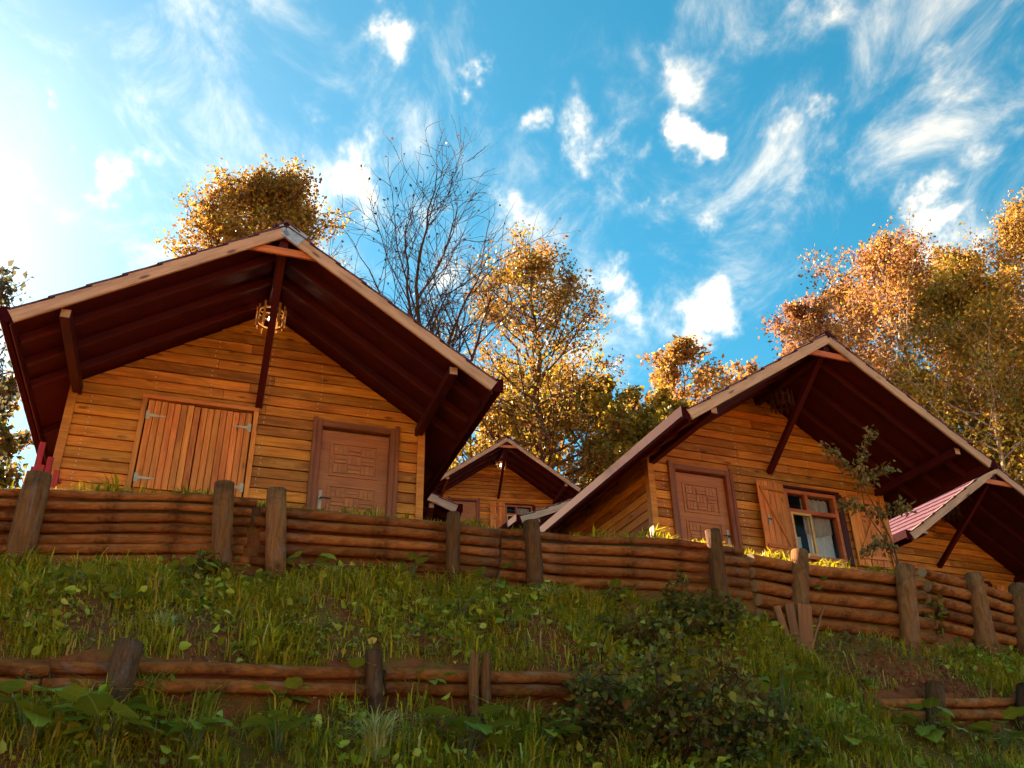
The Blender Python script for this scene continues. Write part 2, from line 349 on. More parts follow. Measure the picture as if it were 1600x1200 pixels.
def height(x, y):
    x = np.asarray(x, float); y = np.asarray(y, float)
    u, l, b, ztl = yu(x), yl(x), zb(x), zl(x)
    up = np.interp((y - u) * .94, PD, PZ)
    t = np.clip((y - l) / np.maximum(u - l, .1), 0, 1)
    bank = ztl + (b - ztl) * (t + .10 * np.sin(math.pi * t) * (1 - .4 * t))
    st = lowstep(x)
    low0 = ztl - st
    dl = l - y
    low = low0 - .74 * np.minimum(dl, 1.2) - .30 * np.clip(dl - 1.2, 0, 3.2)
    low = np.maximum(low, -1.65 - .002 * np.abs(y))
    low = low - np.clip(dl - 5, 0, 1) * 0
    z = np.where(y > u, up, np.where(y > l, bank, low))
    s1 = np.clip((y - u + .06) / .06, 0, 1); z = np.where((y > u - .06) & (y <= u), b + (PZ[0] - b) * s1, z)
    s2 = np.clip((y - l + .06) / .06, 0, 1); z = np.where((y > l - .06) & (y <= l), low0 + (ztl - low0) * s2, z)
    bn = .035 * np.sin(3.1 * x + 1.7 * y) + .028 * np.sin(5.3 * x - 4.1 * y + 1) + .02 * np.sin(9.7 * x + 7.9 * y)
    near = np.where((y < u - .25), 1., np.where(y > u + .2, .5, 0.))
    return z + bn * near
def H1(x, y): return float(height(x, y))
def build_ground():
    xs = np.unique(np.concatenate([np.linspace(-400, -40, 10), np.linspace(-40, -7, 34), np.arange(-7, 9, .09), np.linspace(9, 40, 32), np.linspace(40, 400, 10)]))
    rows = []
    # rows follow the walls so that the steps stay crisp
    fr = [('a', -300.), ('a', -120.), ('a', -50.), ('a', -20.), ('a', -10.), ('a', -5.), ('a', -3.)]
    T = []
    for k in np.linspace(4.5, .08, 56): T.append(('l', -k))
    T += [('l', -.06), ('l', -.03), ('l', 0.001)]
    for k in np.linspace(.04, .96, 34): T.append(('m', k))
    T += [('u', -.06), ('u', -.03), ('u', 0.001)]
    for k in np.concatenate([np.linspace(.1, 3, 24), np.linspace(3.3, 30, 60), np.linspace(32, 110, 30), np.array([150, 250, 420])]): T.append(('u', k))
    L_, U_ = yl(xs), yu(xs)
    for k, v in fr: rows.append(L_ - 5 + (v + 2))
    for k, v in T:
        rows.append(L_ + v if k == 'l' else (U_ + v if k == 'u' else L_ + (U_ - .06 - L_) * v))
    Y = np.stack(rows); X = np.broadcast_to(xs, Y.shape)
    Z = height(X, Y)
    # a mound of bare red soil below the right-hand log wall
    Z = Z + .16 * np.exp(-(((X - 3.75) / .55) ** 2 + ((Y - 9.3) / .35) ** 2))
    n, m_ = Y.shape
    V = np.stack([X, Y, Z], -1).reshape(-1, 3)
    i = np.arange(n - 1)[:, None] * m_ + np.arange(m_ - 1)[None]
    F = np.stack([i, i + 1, i + m_ + 1, i + m_], -1).reshape(-1, 4)
    o = bigmesh('ground', V, F, M['ground'], smooth=True); o['kind'] = 'structure'
build_ground()

# ------------------------------------------------------------------ cabins
CW, CH, CM, COF, COE, CT, CDD = 4.184, 2.135, .6564, 1.848, .426, .1606, .3186
CL = 3.6   # depth of the walls
def intervals(a, b, cuts):
    seg = [(a, b)]
    for c0, c1 in cuts:
        n = []
        for s0, s1 in seg:
            if c1 <= s0 or c0 >= s1: n.append((s0, s1)); continue
            if c0 - s0 > .03: n.append((s0, c0))
            if s1 - c1 > .03: n.append((c1, s1))
        seg = n
    return seg
def make_cabin(label, x, y, z, yaw, slope=CM, width=CW, door=None, window=None, shutters=None, flashing=False, sides=True, rows_from=.0, deep=.5, detail=2, seed=1):
    rg = random.Random(seed)
    root = empty('wooden_cabin', (x, y, z), yaw, label, 'cabin', 'wooden cabins on the hillside')
    Wd, H, m = width, CH, slope
    zs = lambda xx: H + m * min(xx, Wd - xx)
    # ---- body behind the boards
    top = H + .09; ap = zs(Wd / 2) + .09
    i_ = .035
    V = [(i_, i_, -deep), (Wd - i_, i_, -deep), (Wd - i_, i_, top), (Wd / 2, i_, ap), (i_, i_, top)]
    V += [(a, CL - i_, c) for a, b, c in V]
    F = [(0, 1, 2, 3, 4), (9, 8, 7, 6, 5), (0, 5, 6, 1), (1, 6, 7, 2), (4, 9, 5, 0), (3, 8, 9, 4), (2, 7, 8, 3)]
    if window:  # the window opening is a real recess in the body
        wx0, wx1, wz0, wz1 = window
        V = V[:5] + V[5:] + [(wx0, i_, wz0), (wx1, i_, wz0), (wx1, i_, wz1), (wx0, i_, wz1), (wx0, .5, wz0), (wx1, .5, wz0), (wx1, .5, wz1), (wx0, .5, wz1)]
        F = F[1:] + [(0, 1, 11, 10), (1, 2, 12, 11), (2, 3, 4, 13, 12), (4, 0, 10, 13), (10, 11, 15, 14), (11, 12, 16, 15), (12, 13, 17, 16), (13, 10, 14, 17), (14, 15, 16, 17)]
    wall = mesh('wall', V, F, M['inside'], root)
    # ---- front boards, laid in courses, cut round the openings and along the rake
    cuts = []
    if door: cuts.append((door[0], door[1], 0, 2.10))
    if window: cuts.append((window[0], window[1], window[2], window[3]))
    if shutters == 'closed' : pass
    p = .14; k = 0; zz = -.28
    while zz < ap - .05:
        z0, z1 = zz + .006, zz + p - .006
        def xl(q): return max(.0, (q - (H + .085)) / m)
        a0, a1 = xl(z0), xl(z1)
        if a1 < Wd / 2 - .05:
            c = [(c0, c1) for c0, c1, b0, b1 in cuts if z0 < b1 - .02 and z1 > b0 + .02]
            for s0, s1 in intervals(a0, Wd - a0, c):
                parts = [(s0, s1)]
                if s1 - s0 > 1.7 and rg.random() < .75:
                    q = s0 + (s1 - s0) * rg.uniform(.3, .7); parts = [(s0, q - .003), (q + .003, s1)]
                for b0, b1 in parts:
                    t0 = max(b0, a1) if b0 < a1 else b0; t1 = min(b1, Wd - a1)
                    if t1 - t0 < .02: continue
                    pr = rg.uniform(-.004, .004); dz = rg.uniform(-.003, .003)
                    oy = -.028 + pr; iy = .03
                    cx, cz = (b0 + b1) / 2, (z0 + z1) / 2
                    pts = [(b0, oy, z0), (b1, oy, z0), (b1, iy, z0), (b0, iy, z0), (t0, oy + .012, z1 + dz), (t1, oy + .012, z1 + dz), (t1, iy, z1 + dz), (t0, iy, z1 + dz)]
                    o = mesh('plank', [(q[0] - cx, q[1], q[2] - cz) for q in pts], BOXF, M['plank'], wall); o.location = (cx, 0, cz)
        zz += p; k += 1
    if detail > 1 and sides:   # pale nail heads in pairs along the boards
        V, F = [], []; zz = .84
        while zz < ap - .3:
            for xx in np.arange(.2, Wd, .66):
                xx = xx + rg.uniform(-.03, .03)
                if (door and door[0] - .08 < xx < door[1] + .08 and zz < 2.12) or (window and window[0] - .1 < xx < window[1] + .1 and zz < 2.2 ) or zz + .2 > zs(xx): continue
                for dz in (.035, .10):
                    o_ = len(V); r_ = .0055; q = zz + dz + rg.uniform(-.01, .01)
                    V += [(xx - r_, -.0335, q - r_), (xx + r_, -.0335, q - r_), (xx + r_, -.0335, q + r_), (xx - r_, -.0335, q + r_), (xx, -.02, q)]
                    F += [(o_, o_ + 1, o_ + 2, o_ + 3), (o_, o_ + 4, o_ + 1), (o_ + 1, o_ + 4, o_ + 2), (o_ + 2, o_ + 4, o_ + 3), (o_ + 3, o_ + 4, o_)]
            zz += p
        mesh('nails', V, F, M['nail'], wall)['kind'] = 'stuff'
    if sides:
        for sx_, s in ((0., -1), (Wd, 1)):
            zz = -.28
            while zz < H - .02:
                z0, z1 = zz + .006, min(zz + p - .006, H + .06)
                o = beam('plank', (sx_ + s * -.002, -.0, (z0 + z1) / 2), (sx_ + s * -.002, CL, (z0 + z1) / 2), .05, z1 - z0, M['plank'], wall)
                zz += p
    for xx in (.0, Wd):   # corner boards
        s = -1 if xx == 0 else 1
        boxo('corner_board', xx - .055 if s < 0 else xx - .04, xx + .04 if s < 0 else xx + .055, -.052, -.0305, -.3, zs(0) + .05, M['trim'], root)
        boxo('corner_board', xx + s * .0275, xx + s * .055, -.0302, .07, -.3, zs(0) + .02, M['trim'], root)
    # ---- door
    if door:
        dx0, dx1 = door[:2]; fw = .085
        d = boxo('door', dx0 + fw, dx1 - fw, .025, .032, .0, 2.10 - fw, M['door'], root)
        c = Vector(d.location); hinge_left = door[2] if len(door) > 2 else False
        def sub(nm, q0, q1, y0, y1, zz0, zz1, mt):
            o = boxo(nm, q0, q1, y0, y1, zz0, zz1, mt, d); o.location = Vector(o.location) - c; return o
        def vb(nm, q0, q1, y0, y1, zz0, zz1, mt):   # upright board with its grain upright
            o = beam(nm, ((q0 + q1) / 2, (y0 + y1) / 2, zz0), ((q0 + q1) / 2, (y0 + y1) / 2, zz1), q1 - q0, y1 - y0, mt, d, up=(0, -1, 0), ch=.008)
            o.location = Vector(o.location) - c; return o
        vb('door_frame', dx0, dx0 + fw, -.055, .03, 0, 2.12, M['doorframe']); vb('door_frame', dx1 - fw, dx1, -.055, .03, 0, 2.12, M['doorframe'])
        o = beam('door_frame', (dx0 + fw, -.0125, 2.12 - fw / 2), (dx1 - fw, -.0125, 2.12 - fw / 2), .085, fw, M['doorframe'], d); o.location = Vector(o.location) - c
        vb('door_casing', dx0 - .035, dx0 + .02, -.075, -.03, 0, 2.15, M['doorframe']); vb('door_casing', dx1 - .02, dx1 + .035, -.075, -.03, 0, 2.15, M['doorframe'])
        lx0, lx1 = dx0 + fw + .13, dx1 - fw - .13
        for q0, q1 in ((1.40, 1.86), (.84, 1.28), (.22, .72)):
            for nm, e in (('panel_moulding', (lx0, lx1, q1 - .025, q1)), ('panel_moulding', (lx0, lx1, q0, q0 + .025)), ('panel_moulding', (lx0, lx0 + .025, q0 + .025, q1 - .025)), ('panel_moulding', (lx1 - .025, lx1, q0 + .025, q1 - .025))):
                sub(nm, e[0], e[1], .009, .0252, e[2], e[3], M['door'])
            # carved blocks in a basket weave
            gw, gh = (lx1 - lx0 - .09) / 3, (q1 - q0 - .09) / 3
            for a in range(3):
                for b in range(3):
                    X0, Z0 = lx0 + .045 + a * gw, q0 + .045 + b * gh
                    ins = .012 if (a + b) % 2 else .004
                    dp = .006 if (a + b) % 2 else .016
                    if (a + b) % 2 == 0:
                        for h_ in range(3): sub('carved_slip', X0 + ins + h_ * (gw - 2 * ins) / 3, X0 + ins + (h_ + 1) * (gw - 2 * ins) / 3 - .006, dp - .004, .0253, Z0 + ins, Z0 + gh - ins, M['door'])
                    else:
                        for h_ in range(2): sub('carved_slip', X0 + ins, X0 + gw - ins, dp + .002, .0254, Z0 + ins + h_ * (gh - 2 * ins) / 2, Z0 + ins + (h_ + 1) * (gh - 2 * ins) / 2 - .006, M['door'])
        hx = dx0 + fw + .05 if not hinge_left else dx1 - fw - .05
        sub('handle_plate', hx - .02, hx + .02, .016, .0256, .95, 1.19, M['steel'])
        s = 1 if not hinge_left else -1
        vv, ff, _ = tube_data([(hx, .02, 1.08), (hx, -.03, 1.08), (hx + s * .02, -.04, 1.08), (hx + s * .12, -.04, 1.075)], [.009, .009, .009, .008], 6)
        o = mesh('handle', vv, ff, M['black'], d, True); o.location = -c
    # ---- window, casements, panes, curtains
    if window and shutters != 'closed':
        wx0, wx1, wz0, wz1 = window; fw = .055
        w = boxo('window', wx0, wx0 + fw, -.045, .06, wz0, wz1, M['winframe'], root); c = Vector(w.location)
        def wsub(nm, q0, q1, y0, y1, zz0, zz1, mt):
            o = boxo(nm, q0, q1, y0, y1, zz0, zz1, mt, w); o.location = Vector(o.location) - c; return o
        wsub('frame', wx1 - fw, wx1, -.045, .06, wz0, wz1, M['winframe'])
        wsub('frame', wx0 + fw, wx1 - fw, -.043, .06, wz1 - fw, wz1, M['winframe']); wsub('sill', wx0 + fw, wx1 - fw, -.06, .06, wz0, wz0 + fw, M['winframe'])
        tz = wz0 + (wz1 - wz0) * .69; mx = wx0 + (wx1 - wx0) * .42
        wsub('transom', wx0 + fw, wx1 - fw, -.041, .055, tz - .03, tz + .03, M['winframe'])
        wsub('mullion', mx - .025, mx + .025, -.039, .055, tz + .03, wz1 - fw, M['winframe'])
        # opening casement on the left, pale wood
        cw = .035
        for nm, e in (('casement', (wx0 + fw + .003, wx0 + fw + cw, wz0 + fw, tz - .032)), ('casement', (mx + .025 - cw, mx + .025, wz0 + fw, tz - .032)),
                      ('casement', (wx0 + fw + cw, mx + .025 - cw, tz - .032 - cw, tz - .032)), ('casement', (wx0 + fw + cw, mx + .025 - cw, wz0 + fw, wz0 + fw + cw))):
            wsub(nm, e[0], e[1], -.055, -.02, e[2], e[3], M['casement'])
        for q in ((wx0 + fw, mx - .025, tz + .03, wz1 - fw), (mx + .025, wx1 - fw, tz + .03, wz1 - fw), (mx + .025, wx1 - fw, wz0 + fw, tz - .03), (wx0 + fw + cw, mx + .025 - cw, wz0 + fw + cw, tz - .032 - cw)):
            wsub('pane', q[0], q[1], .012, .018, q[2], q[3], M['glass'])
        # grey curtain gathered across the window, white lace below
        def cloth(nm, x0, x1, zt, zbf, yy, amp, fr, mt, n=40):
            V, F = [], []
            for a in range(n + 1):
                s = a / n; xx = x0 + (x1 - x0) * s; q = yy + amp * math.sin(s * fr) + amp * .4 * math.sin(s * fr * 2.3 + 1)
                b = zbf(s)
                for j in range(5): V.append((xx, q, zt + (b - zt) * j / 4))
            for a in range(n):
                for j in range(4): F.append((a * 5 + j, (a + 1) * 5 + j, (a + 1) * 5 + j + 1, a * 5 + j + 1))
            o = mesh(nm, V, F, mt, w, True); o.location = -c
        cloth('curtain', mx - .02, wx1 - fw - .02, wz1 - .06, lambda s: wz0 + .42 + .12 * abs(s - .4), .09, .018, 34, M['curtain'])
        cloth('lace', mx + .02, wx1 - fw - .01, wz0 + .52, lambda s: wz0 + .03, .12, .012, 46, M['lace'])
        cloth('lace', wx0 + fw + .02, mx - .12, wz0 + .40 , lambda s: wz0 + .03, .12, .014, 24, M['lace'])
    def leafshutter(x0, x1, z0, z1, n, ang, hinge_right, yoff=-.062, back=False, latch=False):
        wv = x1 - x0
        s = empty('shutter', (x0 if not hinge_right else x1, yoff, z0)); s.parent = root
        s.rotation_euler = (0, 0, ang)
        sg = -1 if hinge_right else 1
        g = wv / n
        for a in range(n):
            q = sg * (a + .5) * g; wj = g - .005
            beam('board', (q, rg.uniform(-.003, .003), rg.uniform(0, .008)), (q, rg.uniform(-.003, .003), z1 - z0 - rg.uniform(0, .012)), wj, .024, M['shutter'], s, up=(0, -1, 0))
        f = -1
        if back:   # ledges and diagonal on the face that shows
            for zq in (.13, z1 - z0 - .13): beam('ledge', (sg * .03, -.026, zq), (sg * (wv - .03), -.026, zq), .026, .05, M['shutter'], s)
            a0, a1 = (sg * .05, sg * (wv - .05)) if back == 1 else (sg * (wv - .05), sg * .05)
            beam('diagonal', (a0, -.0255, z1 - z0 - .16), (a1, -.0255, .16), .024, .04, M['rafter'] if False else M['shutter'], s)
            if latch:
                boxo('latch', sg * (wv - .12) - .012, sg * (wv - .12) + .012, -.032, -.013, .46, .60, M['steel'], s)
                boxo('bolt', sg * (wv - .15) - .05, sg * (wv - .15) + .02, -.040, -.033, .53, .55, M['black'], s)
        else:
            for zq in (.12, z1 - z0 - .2):
                boxo('hinge', sg * .018 - .022, sg * .018 + .022, -.022, -.0135, zq - .055, zq + .055, M['steel'], s)
                V = [(sg * .03, -.02, zq - .02), (sg * .22, -.02, zq - .006), (sg * .22, -.02, zq + .006), (sg * .03, -.02, zq + .02)]
                V += [(a, -.0138, b) for a, _, b in V]
                mesh('hinge_strap', V, [(0, 1, 2, 3), (7, 6, 5, 4), (0, 4, 5, 1), (1, 5, 6, 2), (2, 6, 7, 3), (3, 7, 4, 0)], M['steel'], s)
        return s
    if window:
        wx0, wx1, wz0, wz1 = window; mid = (wx0 + wx1) / 2
        if shutters == 'closed':
            leafshutter(wx0 + .03, mid - .004, wz0 - .02, wz1 - .02, 8, R(.8), False); leafshutter(mid + .004, wx1 - .03, wz0 - .02, wz1 - .03, 8, R(-.6), True)
            for a in (wx0 - .015, wx1 + .015): beam('window_casing', (a, -.046, wz0 - .1), (a, -.046, wz1 + .02), .06, .035, M['shutter'], root, up=(0, -1, 0))
            beam('window_casing', (wx0 - .045, -.05, wz1 + .035), (wx1 + .045, -.05, wz1 + .035), .05, .05, M['shutter'], root)
        elif shutters == 'open':
            leafshutter(wx0 - .56, wx0 - .02, wz0 - .02, wz1 + .05, 5, R(7), True, -.07, back=2, latch=True)
            leafshutter(wx1 + .18, wx1 + .74, wz0 - .02, wz1 - .02, 5, R(-3), False, -.07, back=2)
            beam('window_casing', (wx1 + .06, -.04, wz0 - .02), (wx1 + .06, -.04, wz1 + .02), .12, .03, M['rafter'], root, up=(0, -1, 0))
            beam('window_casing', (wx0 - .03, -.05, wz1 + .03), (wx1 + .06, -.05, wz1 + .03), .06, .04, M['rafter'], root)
    # ---- roof: deck, rafters, ridge and plate beams, fascia, courses of shingles
    yb, yf = CL + .35, -COF + .03
    dk = .115
    roof = None
    n_ = 1 / math.sqrt(1 + m * m)
    def slope_pt(s, u, up_, yy):   # s=-1 left / 1 right ; u = horizontal distance from ridge ; up_ = vertical offset over the soffit line
        return (Wd / 2 + s * u, yy, zs(Wd / 2) - m * u + up_)
    half = Wd / 2 + COE
    for s in (-1, 1):
        V = [slope_pt(s, 0, dk, yf), slope_pt(s, half, dk, yf), slope_pt(s, half, dk, yb), slope_pt(s, 0, dk, yb)]
        V += [(a, b, c + .03) for a, b, c in V]
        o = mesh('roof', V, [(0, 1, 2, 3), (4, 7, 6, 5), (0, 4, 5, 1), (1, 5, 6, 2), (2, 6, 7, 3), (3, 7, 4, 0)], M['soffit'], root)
        if s < 0: roof = o
        nc = 8; pitch_ = half / nc
        for a in range(nc):    # shingle courses, each lapping the one below; local x runs along the eave
            u1 = half + .03 - a * pitch_; u0 = max(u1 - pitch_ - .06, 0.0)
            p1 = Vector(slope_pt(s, u1, dk + .062, yf - .055)); p0 = Vector(slope_pt(s, u0, dk + .036, yf - .055))
            ln = yb - yf + .09
            V = []
            for q in (p1, p0):
                for dy in (0, ln): V.append((q.x, q.y + dy, q.z))
            V2 = [(a_, b_, c_ - .022) for a_, b_, c_ in V]
            # write in a frame whose x follows the eave and y the slope
            ex, ey = Vector((0, 1, 0)), (p0 - p1).normalized(); ez = ex.cross(ey)
            mt = Matrix(((ex.x, ey.x, ez.x, p1.x), (ex.y, ey.y, ez.y, p1.y), (ex.z, ey.z, ez.z, p1.z), (0, 0, 0, 1))); inv = mt.inverted()
            VV = [inv @ Vector(q) for q in V + V2]
            o2 = mesh('shingle_course', VV, [(0, 1, 3, 2), (4, 6, 7, 5), (0, 4, 5, 1), (2, 3, 7, 6), (0, 2, 6, 4), (1, 5, 7, 3)], M['shingle'], o)
            o2.matrix_local = mt
        # fascia board on the gable, proud of the deck, and the eave board
        e = .02
        A = Vector(slope_pt(s, e if s > 0 else 0.0, CT / 2, -COF)); B = Vector(slope_pt(s, half, CT / 2, -COF))
        if s < 0: fb = beam('fascia_board', B, A + Vector((0, 0, 0)), .035, CT * n_ + .02, M['fascia'], root)
        else: fb = beam('fascia_board', A - Vector((.0, -.002, 0)), B, .035, CT * n_ + .02, M['fascia'], root)
        # gutter along the eave
        gx = Wd / 2 + s * (half + .055); gz = zs(Wd / 2) - m * half + .10
        prof = [(-.055, .03), (-.05, -.05), (-.03, -.085), (.03, -.085), (.05, -.05), (.058, .085), (.048, .085), (.042, -.045), (.025, -.075), (-.025, -.075), (-.042, -.045), (-.047, .03)]
        if s < 0: prof = [(-a, b) for a, b in prof][::-1]
        V = [(gx + a, yf - .03, gz + b) for a, b in prof] + [(gx + a, yb, gz + b) for a, b in prof]; k_ = len(prof)
        F = [(i, (i + 1) % k_, (i + 1) % k_ + k_, i + k_) for i in range(k_)] + [tuple(range(k_)), tuple(range(2 * k_ - 1, k_ - 1, -1))]
        mesh('gutter', V, F, M['gutter'], root)
        boxo('gutter_cap', gx - .06, gx + .06, yf - .036, yf - .0305, gz - .088, gz + .08, M['gutter'], root)
        # rafters under the deck
        ys = [-COF + .45, -COF + .95, -COF + 1.45] + ([.9, 1.9, 2.9] if sides else [])
        for yy in ys:
            u1 = half - .03
            if yy > -.1: A, B = slope_pt(s, Wd / 2 + .08, .055, yy), slope_pt(s, u1, .055, yy)
            else: A, B = slope_pt(s, .06, .055, yy), slope_pt(s, u1, .055, yy)
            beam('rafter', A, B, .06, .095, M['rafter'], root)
        # wall plate beam carried forward to the fascia
        xx = Wd / 2 + s * (Wd / 2 - .03)
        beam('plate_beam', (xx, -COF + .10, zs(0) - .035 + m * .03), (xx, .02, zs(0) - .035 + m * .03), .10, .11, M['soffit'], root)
        boxo('beam_end', xx - .045, xx + .045, -COF + .0985, -COF + .0998, zs(0) - .08 + m * .03, zs(0) + .01 + m * .03, M['fascia'], root)
        # eave board closing the rafter ends
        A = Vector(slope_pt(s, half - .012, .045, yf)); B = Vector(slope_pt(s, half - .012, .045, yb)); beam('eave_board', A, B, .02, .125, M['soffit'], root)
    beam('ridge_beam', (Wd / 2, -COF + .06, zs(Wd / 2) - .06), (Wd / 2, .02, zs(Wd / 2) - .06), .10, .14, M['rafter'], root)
    # ridge cap
    V = []
    for yy in (yf - .06, yb + .05):
        V += [(Wd / 2 - .16, yy, zs(Wd / 2) + dk + .085 - .16 * m), (Wd / 2, yy, zs(Wd / 2) + dk + .095), (Wd / 2 + .16, yy, zs(Wd / 2) + dk + .085 - .16 * m)]
    V += [(a, b, c - .02) for a, b, c in V]
    mesh('ridge_cap', V, [(0, 1, 4, 3), (1, 2, 5, 4), (6, 9, 10, 7), (7, 10, 11, 8), (0, 6, 7, 1), (1, 7, 8, 2), (3, 4, 10, 9), (4, 5, 11, 10), (0, 3, 9, 6), (2, 8, 11, 5)], M['shingle'], root)
    # small collar board under the peak
    zc = zs(Wd / 2) - .185; u = .185 / m + .02
    V = [(Wd / 2 - u - .07, -COF + .03, zc - .045), (Wd / 2 + u + .07, -COF + .03, zc - .045), (Wd / 2 + u - .06, -COF + .03, zc + .045), (Wd / 2 - u + .06, -COF + .03, zc + .045)]
    V += [(a, b + .03, c) for a, b, c in V]
    mesh('collar_board', V, [(0, 1, 2, 3), (7, 6, 5, 4), (0, 4, 5, 1), (1, 5, 6, 2), (2, 6, 7, 3), (3, 7, 4, 0)], M['collar'], root)
    # raking brace from the wall up to the ridge beam
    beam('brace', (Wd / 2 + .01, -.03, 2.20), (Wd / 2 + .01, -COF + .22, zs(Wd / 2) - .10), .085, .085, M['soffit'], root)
    if flashing:   # folded zinc over the peak of the fascia
        for s in (-1, 1):
            ln = .045 if s < 0 else .20
            A = Vector(slope_pt(s, .0, CT / 2 + .018, -COF - .021)); B = Vector(slope_pt(s, ln, CT / 2 + .018, -COF - .021))
            o = beam('flashing', A, B, .003, CT * n_ + .055, M['flash'], root, ch=.0005)
            A = Vector(slope_pt(s, .0, CT + .052, -COF + .05)); B = Vector(slope_pt(s, ln, CT + .052, -COF + .05)); beam('flashing', A, B, .14, .003, M['flash'], root, ch=.0005)
    return root
def lantern(cx, cy, cz, yaw, label, width=CW, slope=CM, at=-.62, scale=1., lit=True):
    """a ring of wooden slats round a bulb, hung under the ridge beam of a cabin"""
    zr = CH + slope * width / 2 - .13
    p = Vector((width / 2, at, 0)); ca, sa = math.cos(yaw), math.sin(yaw)
    o = empty('wooden_lantern', (cx + p.x * ca - p.y * sa, cy + p.x * sa + p.y * ca, cz + zr), yaw, label, 'lantern', 'slatted wooden lanterns')
    rd = .165 * scale; lm = M['lantern'] if lit else M['shadedlantern']
    for zq, hh in ((-.17, .02), (-.30, .02)):
        n = 12; V = []; F = []
        for k in range(n):
            a = 2 * math.pi * k / n
            for r_ in (rd - .014, rd + .004):
                for dz in (0, hh): V.append((r_ * math.cos(a), r_ * math.sin(a), zq + dz))
        for k in range(n):
            a, b = k * 4, ((k + 1) % n) * 4
            F += [(a, b, b + 1, a + 1), (a + 2, a + 3, b + 3, b + 2), (a, a + 2, b + 2, b), (a + 1, b + 1, b + 3, a + 3)]
        mesh('hoop', V, F, lm, o)
    lr = random.Random(int(cx * 10))
    for k in range(12):
        a = 2 * math.pi * k / 12; z0 = -.34 - lr.uniform(0, .05); z1 = -.12 + lr.uniform(0, .05)
        x, y = (rd + .012) * math.cos(a), (rd + .012) * math.sin(a)
        beam('slat', (x, y, z0), (x, y, z1), .03, .014, lm, o, up=(math.cos(a), math.sin(a), 0))
    for s in (0, 1): beam('cross_bar', (-rd if s == 0 else 0, 0 if s == 0 else -rd, -.155 + s * .02), (rd if s == 0 else 0, 0 if s == 0 else rd, -.155 + s * .02), .02, .02, lm, o)
    vv, ff, _ = tube_data([(0, 0, -.16), (0, 0, .0)], [.008, .008], 6); mesh('hanger', vv, ff, M['black'], o)
    vv, ff, _ = tube_data([(0, 0, -.19), (0, 0, -.16)], [.018, .018], 8); mesh('socket', vv, ff, M['black'], o)
    pr = [(-.285, .006), (-.275, .024), (-.25, .033), (-.225, .028), (-.2, .016), (-.185, .014)]
    vv, ff, _ = tube_data([(0, 0, q) for q, r_ in pr], [r_ for q, r_ in pr], 10); mesh('bulb', vv, ff, M['bulb'] if lit else lm, o, True)
C1 = (-5.1708, 9.4419, 3.0936, .3374); C2 = (1.9893, 12.3448, 3.2986, .3738)
C3 = (-2.588, 29.643, 9.692, .211); C4 = (-5.831, 16.987, 4.063, .156); C5 = (-.269, 20.08, 4.695, .438); C6 = (6.429, 16.825, 3.125, .404)
make_cabin('large honey wood cabin on the left with closed plank shutters and brown door', *C1, door=(CW - CDD - 1.04, CW - CDD, False), window=(.80, 2.07, .98, 2.10), shutters='closed', flashing=True, seed=3)
make_cabin('wooden cabin right of centre with open shutters beside a curtained window', *C2, door=(CDD, CDD + 1.04, True), window=(2.30, 3.27, .86, 1.96), shutters='open', seed=5)
make_cabin('small distant cabin in the middle below the tall leafy tree', *C3, slope=.699, width=4.1, door=(CDD, CDD + 1.04, True), window=(2.30, 3.27, .86, 1.96), shutters='open', sides=False, seed=8)
make_cabin('cabin mostly hidden behind the left cabin, only its right eave showing', *C4, slope=.455, width=4.1, sides=False, seed=9)
make_cabin('cabin mostly hidden behind the open shuttered cabin, its left eave showing', *C5, slope=.45, width=4.1, sides=False, seed=10)
make_cabin('cabin at the right edge with sunlit plum shingle roof', *C6, slope=.644, width=4.169, door=(CDD, CDD + 1.04, True), window=(2.30, 3.27, .86, 1.96), shutters='open', seed=12)
lantern(*C1, 'slatted lantern under the peak of the large left cabin')
lantern(*C2, 'slatted lantern under the peak of the open shuttered cabin', lit=False)
lantern(*C3, 'lit lantern under the peak of the small distant cabin', width=4.1, slope=.699)
lantern(*C6, 'slatted lantern under the peak of the right edge cabin', width=4.169, slope=.644, lit=False)

# ------------------------------------------------------------------ log retaining walls
def on_wall(px, py, off=0., low=False):
    """where the sight line through a photo pixel meets the vertical face of a log wall"""
    d = ray(px, py); f = yl if low else yu
    a, b = 2., 30.
    for _ in range(50):
        m_ = (a + b) / 2
        if m_ < float(f(d.x * m_)) + off: a = m_
        else: b = m_
    return d * a
def log(root, pts, r, name='log', bend=.008, mat='log', n=9, seg=7):
    """one slightly crooked log through the given centre points"""
    P = [Vector(p) for p in pts]; cen = sum(P, Vector()) / len(P)
    Q = []; ph = rng.uniform(0, 6); amp = rng.uniform(.3, 1) * bend
    tot = len(P) - 1
    for i in range(seg + 1):
        s = i / seg * tot; k = min(int(s), tot - 1); q = P[k].lerp(P[k + 1], s - k)
        Q.append(q - cen + Vector((0, math.sin(ph + s * 2.1) * amp, math.sin(ph * 1.7 + s * 2.9 + i * .3) * amp)))
    ta = rng.uniform(.88, 1.02), rng.uniform(.88, 1.02)
    V, F, nf = tube_data(Q, [r * (ta[0] + (ta[1] - ta[0]) * i / seg) * rng.uniform(.96, 1.04) for i in range(seg + 1)], n, True, .06)
    o = mesh(name, V, F, None, root, mats=[M[mat], M['cut']], fm=[0] * nf + [1] * (len(F) - nf))
    me = o.data; me.polygons.foreach_set('use_smooth', [True] * nf + [False] * (len(F) - nf)); o.location = cen - (root.location if root else Vector())
    return o
